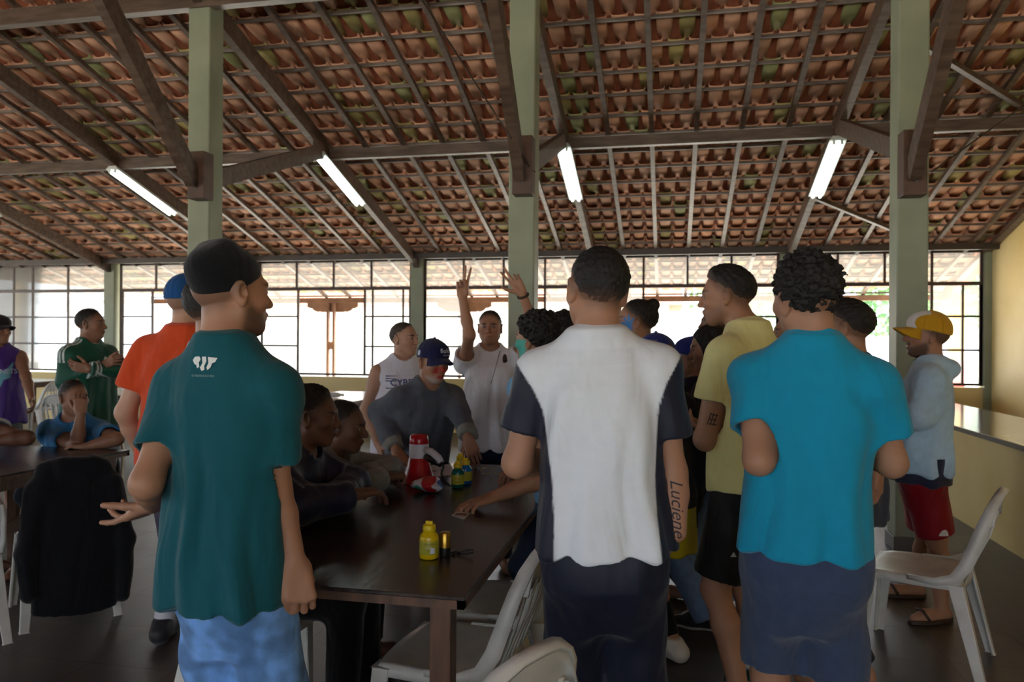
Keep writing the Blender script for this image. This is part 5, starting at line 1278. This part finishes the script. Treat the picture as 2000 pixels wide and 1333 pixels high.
lt = table(-4.16, -3.31, 1.9, 4.19, 'dark wooden table at the left with people seated at its end', M['tabletop'])
MB().bar((.34, -.95, .18), (.34, 1.05, .60), .03, .06).build('brace', M['tableleg'], lt)
for x, y, lb in ((-10.3, 10.4, 'far pale table behind the purple vest'), (-7.1, 9.0, 'far pale table right of the green striped shirt'), (-3.95, 8.9, 'far pale table with a clear bottle on it')):
    table(x-.45, x+.45, y-.8, y+.8, lb, M['greytop'], leg=.05, group='far tables by the windows')
def chair_proto():
    o = empty('plastic_chair'); tag(o, 'x', 'chair')
    # seat: dished rounded panel with a skirt
    n, V, Fq = 14, [], []
    for j in range(n+1):
        for i in range(n+1):
            u, v = -1+2*i/n, -1+2*j/n
            k = 1-.10*abs(u*v)**2; x, y = .212*u*k, .005+.205*v*k
            z = .440 - .016*(1-u*u)*(1-v*v) - .012*max(0, v)**4 + .004*math.cos(u*28)*(abs(u) < .8)*(abs(v) < .75)*.25
            V.append((x, y, z))
    for j in range(n):
        for i in range(n): a = j*(n+1)+i; Fq.append((a, a+1, a+n+2, a+n+1))
    rim = [i for i in range(n+1)]+[j*(n+1)+n for j in range(1, n+1)]+[n*(n+1)+i for i in range(n-1, -1, -1)]+[j*(n+1) for j in range(n-1, 0, -1)]
    b = len(V); V += [(V[i][0]*1.03, V[i][1]*1.03, V[i][2]-.040) for i in rim]; m = len(rim)
    Fq += [(rim[k], b+k, b+(k+1) % m, rim[(k+1) % m]) for k in range(m)]
    mb = MB(); mb.add(V, Fq, True); s = mb.build('seat', M['plastic'], o); md = s.modifiers.new('t', 'SOLIDIFY'); md.thickness = .006
    def leg(a, c, sx, sy):
        mb = MB(); V = []
        for P, w in ((a, .060), (c, .040)):
            x, y, z = P; t = .012
            V += [(x, y, z), (x-sx*w, y, z), (x-sx*w, y-sy*t, z), (x-sx*t, y-sy*t, z), (x-sx*t, y-sy*w, z), (x, y-sy*w, z)]
        F = [(k, (k+1) % 6, 6+(k+1) % 6, 6+k) for k in range(6)]+[tuple(range(6)), tuple(range(11, 5, -1))]
        mb.add(V, F).build('leg', M['plastic'], o, bevel=.003)
    for sx in (-1, 1):
        leg((sx*.208, .205, .425), (sx*.232, .235, 0), sx, 1); leg((sx*.205, -.195, .425), (sx*.228, -.285, 0), sx, -1)
    # back: two posts, broad head rail, slats
    def strip(pts, w, t, nrm):
        V, n = [], len(pts)
        for i, p in enumerate(pts):
            p = Vector(p); d = (Vector(pts[min(i+1, n-1)])-Vector(pts[max(i-1, 0)])).normalized(); x = Vector(nrm[i]); x = (x-d*x.dot(d)).normalized(); y = d.cross(x)
            ww = w[i] if hasattr(w, '__len__') else w
            V += [p+x*ww/2+y*t/2, p-x*ww/2+y*t/2, p-x*ww/2-y*t/2, p+x*ww/2-y*t/2]
        F = [(4*i+k, 4*i+(k+1) % 4, 4*i+4+(k+1) % 4, 4*i+4+k) for i in range(n-1) for k in range(4)]+[(3, 2, 1, 0), (4*n-4, 4*n-3, 4*n-2, 4*n-1)]
        return V, F
    bk = MB()
    hp = [(.208, .02, .432), (.212, -.09, .430), (.212, -.165, .455), (.207, -.205, .52), (.197, -.238, .62), (.182, -.266, .71), (.158, -.290, .775), (.115, -.312, .822), (.06, -.326, .846)]
    hw = [.02, .035, .05, .052, .050, .046, .042, .036, .03]; hn = [(0, .3, 1), (0, .5, 1), (0, 1, .4), (0, 1, .2), (0, 1, .1), (0, 1, .2), (0, 1, .3), (0, 1, .4), (0, 1, .4)]
    pts = hp+[(0, -.332, .853)]+[(-x, y, z) for x, y, z in hp[::-1]]
    bk.add(*strip(pts, hw+[.03]+hw[::-1], .014, hn+[(0, 1, .4)]+hn[::-1]), smooth=True)
    bk.build('back_frame', M['plastic'], o)
    V, Fq, n, m = [], [], 16, 5
    for j in range(m+1):
        for i in range(n+1):
            u = -1+2*i/n; v = j/m; zt = .850-.085*u*u-.06*abs(u)**6; zb = .705-.01*(1-u*u)
            z = zb+(zt-zb)*v; x = .178*u*(1-.05*v); y = -.262-.045*v-.026*(1-u*u)+.018*math.sin(v*3.1)*0
            V.append((x, y, z))
    for j in range(m):
        for i in range(n): a = j*(n+1)+i; Fq.append((a, a+1, a+n+2, a+n+1))
    hr = MB(); hr.add(V, Fq, True); h_ = hr.build('head_rail', M['plastic'], o); md = h_.modifiers.new('t', 'SOLIDIFY'); md.thickness = .008
    for k in range(5):
        u = -1+2*k/4; sl = MB(); sl.add(*strip([(u*.13, -.195, .425), (u*.132, -.235, .53), (u*.132, -.268-.01*(1-u*u), .63), (u*.128, -.295-.012*(1-u*u), .735)], .022, .006, [(1, 0, 0)]*4), smooth=True); sl.build('slat', M['plastic'], o)
    return o
CH = chair_proto(); first = [True]
def chair(x, y, face, label, group=None, z=0):
    o = CH if first[0] else copy_tree(CH); first[0] = False
    o.scale = (1, 1, .945); o.location = (x, y, z); o.rotation_euler = (0, 0, math.radians(face)); tag(o, label, 'chair', group); return o
feet = [pxz(1694, 1283, 0), pxz(1884, 1317, 0), pxz(1896, 1281, 0), pxz(1719, 1234, 0)]
c_ = sum(feet)/4; d_ = (feet[0]+feet[3])-(feet[1]+feet[2])
G1 = 'white plastic chairs around the long table'
chair(c_[0], c_[1], math.degrees(math.atan2(-d_[0], d_[1])), 'empty white plastic chair standing alone at the right beside the blue polo')
chair(-.70, 2.48, 84, 'white plastic chair tucked under the near corner of the long table', G1)
chair(-.55, 1.72, 62, 'white plastic chair nearest the camera, only its back in view', G1)
chair(-.64, 2.99, 90, 'white plastic chair half hidden between the long table and the white jersey', G1)
chair(-3.16, 3.50, 50, 'white plastic chair with a black jacket hung over its back')
chair(-3.40, 3.00, 60, 'white plastic chair at the left edge beside the jacket chair')
for q, lb in zip(SEATED, ('white plastic chair under the seated navy track jacket', 'white plastic chair under the seated light grey sweater', 'white plastic chair under the seated blue t-shirt', 'white plastic chair under the seated white printed t-shirt')):
    f_ = q.B[:, 1]; chair(q.pel[0]+f_[0]*.05, q.pel[1]+f_[1]*.05, math.degrees(math.atan2(-f_[0], f_[1])), lb)
for x, y, a, lb in ((-9.2, 9.6, 100, 'far white plastic chair beside the purple vest'), (-8.75, 10.5, 120, 'far white plastic chair left of the green striped shirt'), (-6.9, 7.75, 10, 'far white plastic chair right of the green striped shirt'),
                    (-6.25, 8.9, 95, 'far white plastic chair near the orange t-shirt'), (-3.55, 7.75, 5, 'far white plastic chair left of the sleeveless white shirt'), (-4.85, 8.6, -90, 'far white plastic chair left of the pale table with the bottle')):
    chair(x, y, a, lb, 'far plastic chairs by the windows')
# black jacket over the chair back
js = Sdf(); jr = A3((math.cos(math.radians(50)), math.sin(math.radians(50)), 0)); jb = A3((math.sin(math.radians(50)), -math.cos(math.radians(50)), 0)); jc = A3((-3.16, 3.50, 0)) + jb*.31
def J(a, b, z): return jc + jr*a + jb*b + UPZ*z
JR = np.stack([jr, jb, UPZ], 1)
js.loft([J(0, .055, .08), J(0, .055, .30), J(0, .05, .54), J(0, .035, .70), J(0, .0, .79)], [jr]*5, [(.185, .055, 0), (.19, .06, 0), (.19, .058, 0), (.18, .055, 0), (.13, .05, 0)], 0, 'u', 2.6)
js.loft([J(0, -.06, .44), J(0, -.045, .64), J(0, -.01, .79)], [jr]*3, [(.17, .05, 0), (.17, .05, 0), (.13, .05, 0)], .04, 'u', 2.6)
js.cone(J(-.12, 0, .785), J(.12, 0, .785), .045, .045, .05); js.cone(J(-.05, .03, .815), J(.07, .02, .82), .030, .030, .05)
for s_ in (-1, 1):
    js.cone(J(s_*.165, .03, .70), J(s_*.215, .08, .42), .055, .052, .05); js.cone(J(s_*.215, .08, .42), J(s_*.205, .09, .14 if s_ > 0 else .22), .052, .042, .03)
nj = wave_noise(77, 22, 7, (1, 1, .35)); n3 = wave_noise(78, 45, 6, (1, 1, .5)); js.fn(lambda P: -.010*nj(P)-.004*np.abs(n3(P)))
js.half(J(0, 0, .10), (-.18, 0, -1))
V, Fq = nets(js, jc+A3((-.42, -.42, .0)), jc+A3((.42, .42, 1.0)), .0075); jx, jy = jc[0], jc[1]
jo = sdf_obj('jacket', V, Fq, M['cloth'], None, lin('0b0c12'), A3((jx, jy, .2))); jo.location = (jx, jy, .2); tag(jo, 'black jacket hung over the back of a white plastic chair', 'jacket')
MB().tube([(.05, .0, .03), (.055, .0, -.03)], .003, 6).tube([(.055, .0, -.03), (.055, .0, -.05)], .007, 6).build('drawcord', M['wire'], jo)
# ------------------------------------------------------------ things on the table
TZ = .751
M['red'] = plain('red_plastic', rgb('b5101c'), .25); M['whitep'] = plain('white_gloss', rgb('dcdce0'), .3); M['black'] = plain('black_plastic', rgb('101012'), .4)
M['paper'] = plain('paper', rgb('d6d8e2'), .8); M['gold'] = plain('gold_foil', rgb('b8923c'), .3, metal=.9)
c = pxz(818, 943, TZ); o = empty('megaphone', (c[0], c[1], TZ)); tag(o, 'red and white megaphone standing on its bell on the table', 'megaphone')
MB().lathe([(.002, .004), (.082, .0), (.086, .004), (.082, .012), (.070, .045), (.058, .085), (.050, .12), (.048, .125)], n=32).build('bell', M['red'], o)
MB().lathe([(.0485, .124), (.0485, .128), (.0475, .19), (.0475, .193)], n=32).build('band', M['whitep'], o)
MB().lathe([(.0475, .192), (.048, .195), (.047, .215), (.042, .232), (.034, .238), (.0, .238)], n=32).build('rear_cap', M['red'], o)
d = unit(px(868, 885, 3.55)-px(845, 880, 3.6)); d[2] = 0; d = unit(d)
MB().tube([d*.045+UPZ*.165, d*.09+UPZ*.158, d*.135+UPZ*.135, d*.155+UPZ*.115], [.016, .018, .018, .014], 10).build('handle', M['whitep'], o)
MB().tube([d*.046+UPZ*.13, d*.09+UPZ*.122, d*.15+UPZ*.105], [.016, .02, .014], 8).build('trigger_grip', M['black'], o)
MB().tube([d*.15+UPZ*.12, d*.17+UPZ*.10, d*.155+UPZ*.06, d*.18+UPZ*.02, d*.22+UPZ*.008], .006, 8).build('strap', M['black'], o)
# sweets bag
M['bag'] = attr_mat('printed_film', .22, .9, 60, .6, .15)
bs = Sdf(); bs.ell((0, 0, .034), (.076, .045, .036), None, 0); bn_ = wave_noise(9, 75, 8); bs.fn(lambda P: -.006*bn_(P)); bs.half((0, 0, .001), (0, 0, -1))
V, Fq = nets(bs, (-.12, -.08, -.01), (.12, .08, .10), .0035); k1, k2 = wave_noise(1, 55, 6)(V), wave_noise(2, 60, 6)(V)
Cb = np.repeat(lin('c9ccd6')[None], len(V), 0); Cb[k1 > .35] = lin('b3202c'); Cb[k2 > .55] = lin('2a63a8'); Cb[(k1 < -.55)] = lin('2f8f7a'); Cb[k2 < -.8] = lin('c9b23a')
c = pxz(834, 962, TZ); b_ = sdf_obj('sweets_bag', V, Fq, M['bag'], None, Cb); b_.location = (c[0], c[1], TZ); b_.rotation_euler = (0, 0, .0); tag(b_, 'crumpled colourful sweets bag in front of the megaphone', 'bag')
def bottle(x, y, body, label, group, lab='c2b52a', h=1.0, cap='e2c313'):
    c = pxz(x, y, TZ); o = empty('paint_bottle', (c[0], c[1], TZ)); tag(o, label, 'bottle', group)
    mb = plain('bottle_'+body, rgb(body), .25)
    MB().lathe([(r*1.0, z*h) for r, z in ((.0, .0), (.027, .0), (.031, .004), (.031, .066), (.029, .074), (.019, .086), (.018, .090))], n=28).build('body', mb, o)
    MB().lathe([(.0313, .016*h), (.0316, .017*h), (.0316, .058*h), (.0313, .059*h)], n=28).build('paper_label', plain('label_'+body, rgb(lab), .5), o)
    cp = MB().lathe([(.0205, .088*h), (.021, .089*h), (.021, .104*h), (.018, .108*h), (.0, .108*h)], n=24).build('cap', plain('cap_'+body, rgb(cap), .35), o)
    MB().box(-.012, .012, -.004, .004, .107*h, .119*h, bev=.002).build('spout', cp.data.materials[0], cp)
    return o
def bottle_text(o, txts):
    for t, z, sz, colr in txts:
        V2, F2 = text2d(t, sz); d = unit(A3((-o.location.x, -o.location.y, 0))); a0 = math.atan2(d[1], d[0])
        Vv = [(.0322*math.cos(a0+x/.0322), .0322*math.sin(a0+x/.0322), z+y) for x, y in V2]
        me = bpy.data.meshes.new('print'); me.from_pydata(Vv, [], F2); link('print', me, [q for q in o.children if q.name.startswith('paper_label')][0] if o.children else o, [M[colr]])
yb = bottle(838, 1090, 'd9b80c', 'yellow paint bottle standing alone near the front of the table', 'paint bottles on the table', 'a8a32a')
bpy.context.view_layer.update()
bottle_text(yb, [('TINTA FACIAL', .050, .0062, 'black'), ('amarelo', .040, .007, 'whitep'), ('60 ml', .030, .006, 'black')])
d = unit(A3((-yb.location.x+.6, -yb.location.y, 0)))
wl_ = MB(); a0 = math.atan2(-yb.location.y, -yb.location.x)
wl_.add([(.0324*math.cos(a0+t), .0324*math.sin(a0+t), z) for t in (.12, .35, .58) for z in (.020, .038)], [(0, 2, 3, 1), (2, 4, 5, 3)]).build('white_sticker', M['paper'], yb)
gb = bottle(894, 952, '0f5a4e', 'green paint bottle with a yellow cap in the group of three', 'paint bottles on the table', 'b8b030', 1.05)
bottle_text(gb, [('tinta', .046, .013, 'red'), ('facial', .030, .012, 'black')])
bottle(909, 945, '1565a0', 'blue paint bottle with a yellow cap in the group of three', 'paint bottles on the table', 'b8b030', 1.05)
bottle(899, 938, 'b8a9bd', 'pale pink paint bottle at the back of the group of three', 'paint bottles on the table', 'cfc2cf', 1.12)
c = pxz(869, 1086, TZ); o = empty('lip_balm_tin', (c[0], c[1], TZ)); tag(o, 'small gold and black cylinder beside the yellow paint bottle', 'jar')
MB().lathe([(.0, .0), (.017, .0), (.0175, .002), (.0175, .028)], n=24).build('base', M['black'], o); MB().lathe([(.0178, .028), (.0178, .074), (.016, .077), (.0, .077)], n=24).build('gold_sleeve', M['gold'], o)
c = pxz(897, 1084, TZ); o = MB().tube([(0, 0, .006), (.02, .008, .012), (.045, .004, .018), (.05, -.012, .012), (.02, -.012, .005), (-.005, -.004, .005)], .003, 6).tube([(0, 0, .004), (-.018, .012, .005), (-.026, -.004, .004), (-.012, -.014, .004)], .004, 6).build('hair_tie', M['black']); o.location = (c[0], c[1], TZ); tag(o, 'black hair tie lying beside the small gold cylinder', 'hair tie')
def sheet(a, b, c_, d_, label, mat, name='paper_sheet', cat='paper', t=.0015, z=TZ):
    P = [pxz(*q, z) for q in (a, b, c_, d_)]; o0 = sum(P)/4; mb = MB(); V = [p-o0+UPZ*k for k in (0, t) for p in P]
    o = mb.add(V, [(0, 1, 2, 3), (7, 6, 5, 4), (0, 4, 5, 1), (1, 5, 6, 2), (2, 6, 7, 3), (3, 7, 4, 0)]).build(name, mat); o.location = o0; tag(o, label, cat); return o
sh = sheet((770, 912), (800, 936), (890, 928), (880, 908), 'white printed sheet behind the megaphone', M['paper'])
MB().box(.02, .05, -.02, .01, .0016, .0022).box(.06, .075, .02, .04, .0016, .0022).build('print', M['black'], sh)
sheet((990, 938), (990, 948), (1030, 946), (1030, 936), 'white paper under the crossed arm at the right table edge', M['paper'])
sheet((988, 932), (988, 938), (1030, 936), (1030, 930), 'dark blue notebook at the right table edge', plain('notebook', rgb('1b2b48'), .5), 'notebook', 'notebook', .012)
cd2 = sheet((882, 1008), (892, 1000), (918, 1003), (906, 1016), 'small white card being picked up from the table', M['paper'], 'card', 'card', .002)
MB().box(-.022, .026, -.016, .02, .0022, .003).build('face', M['tabletop'], cd2)
c = pxz(962, 928, TZ); o = empty('spectacles', (c[0], c[1], TZ)); tag(o, 'pair of metal spectacles lying on the table', 'glasses'); f_ = MB(); g_ = MB()
for s in (-1, 1):
    ring = [(s*.034+.026*math.cos(t), 0, .024+.021*math.sin(t)) for t in np.linspace(0, 6.283, 20)]; f_.tube(ring, .0016, 6); f_.tube([(s*.060, 0, .03), (s*.064, .03, .028), (s*.06, .12, .012)], .0016, 6)
    g_.lathe([(.0, 0), (.024, .0)], n=20) if False else None
f_.tube([(-.009, 0, .03), (0, -.003, .033), (.009, 0, .03)], .0016, 6).build('frame', M['gold'], o)
# clear bottle lying on the far table
M['pet'] = plain('clear_plastic', rgb('d5dcdc'), .15)
o = empty('water_bottle', (-3.95, 8.5, .785)); tag(o, 'clear plastic bottle lying on the far pale table', 'bottle'); o.rotation_euler = (0, math.pi/2, .3)
MB().lathe([(0, -.10), (.03, -.10), (.032, -.09), (.032, .06), (.014, .10), (.013, .12)], n=20).build('body', M['pet'], o); MB().lathe([(.015, .118), (.015, .135), (0, .135)], n=16).build('cap', M['whitep'], o)
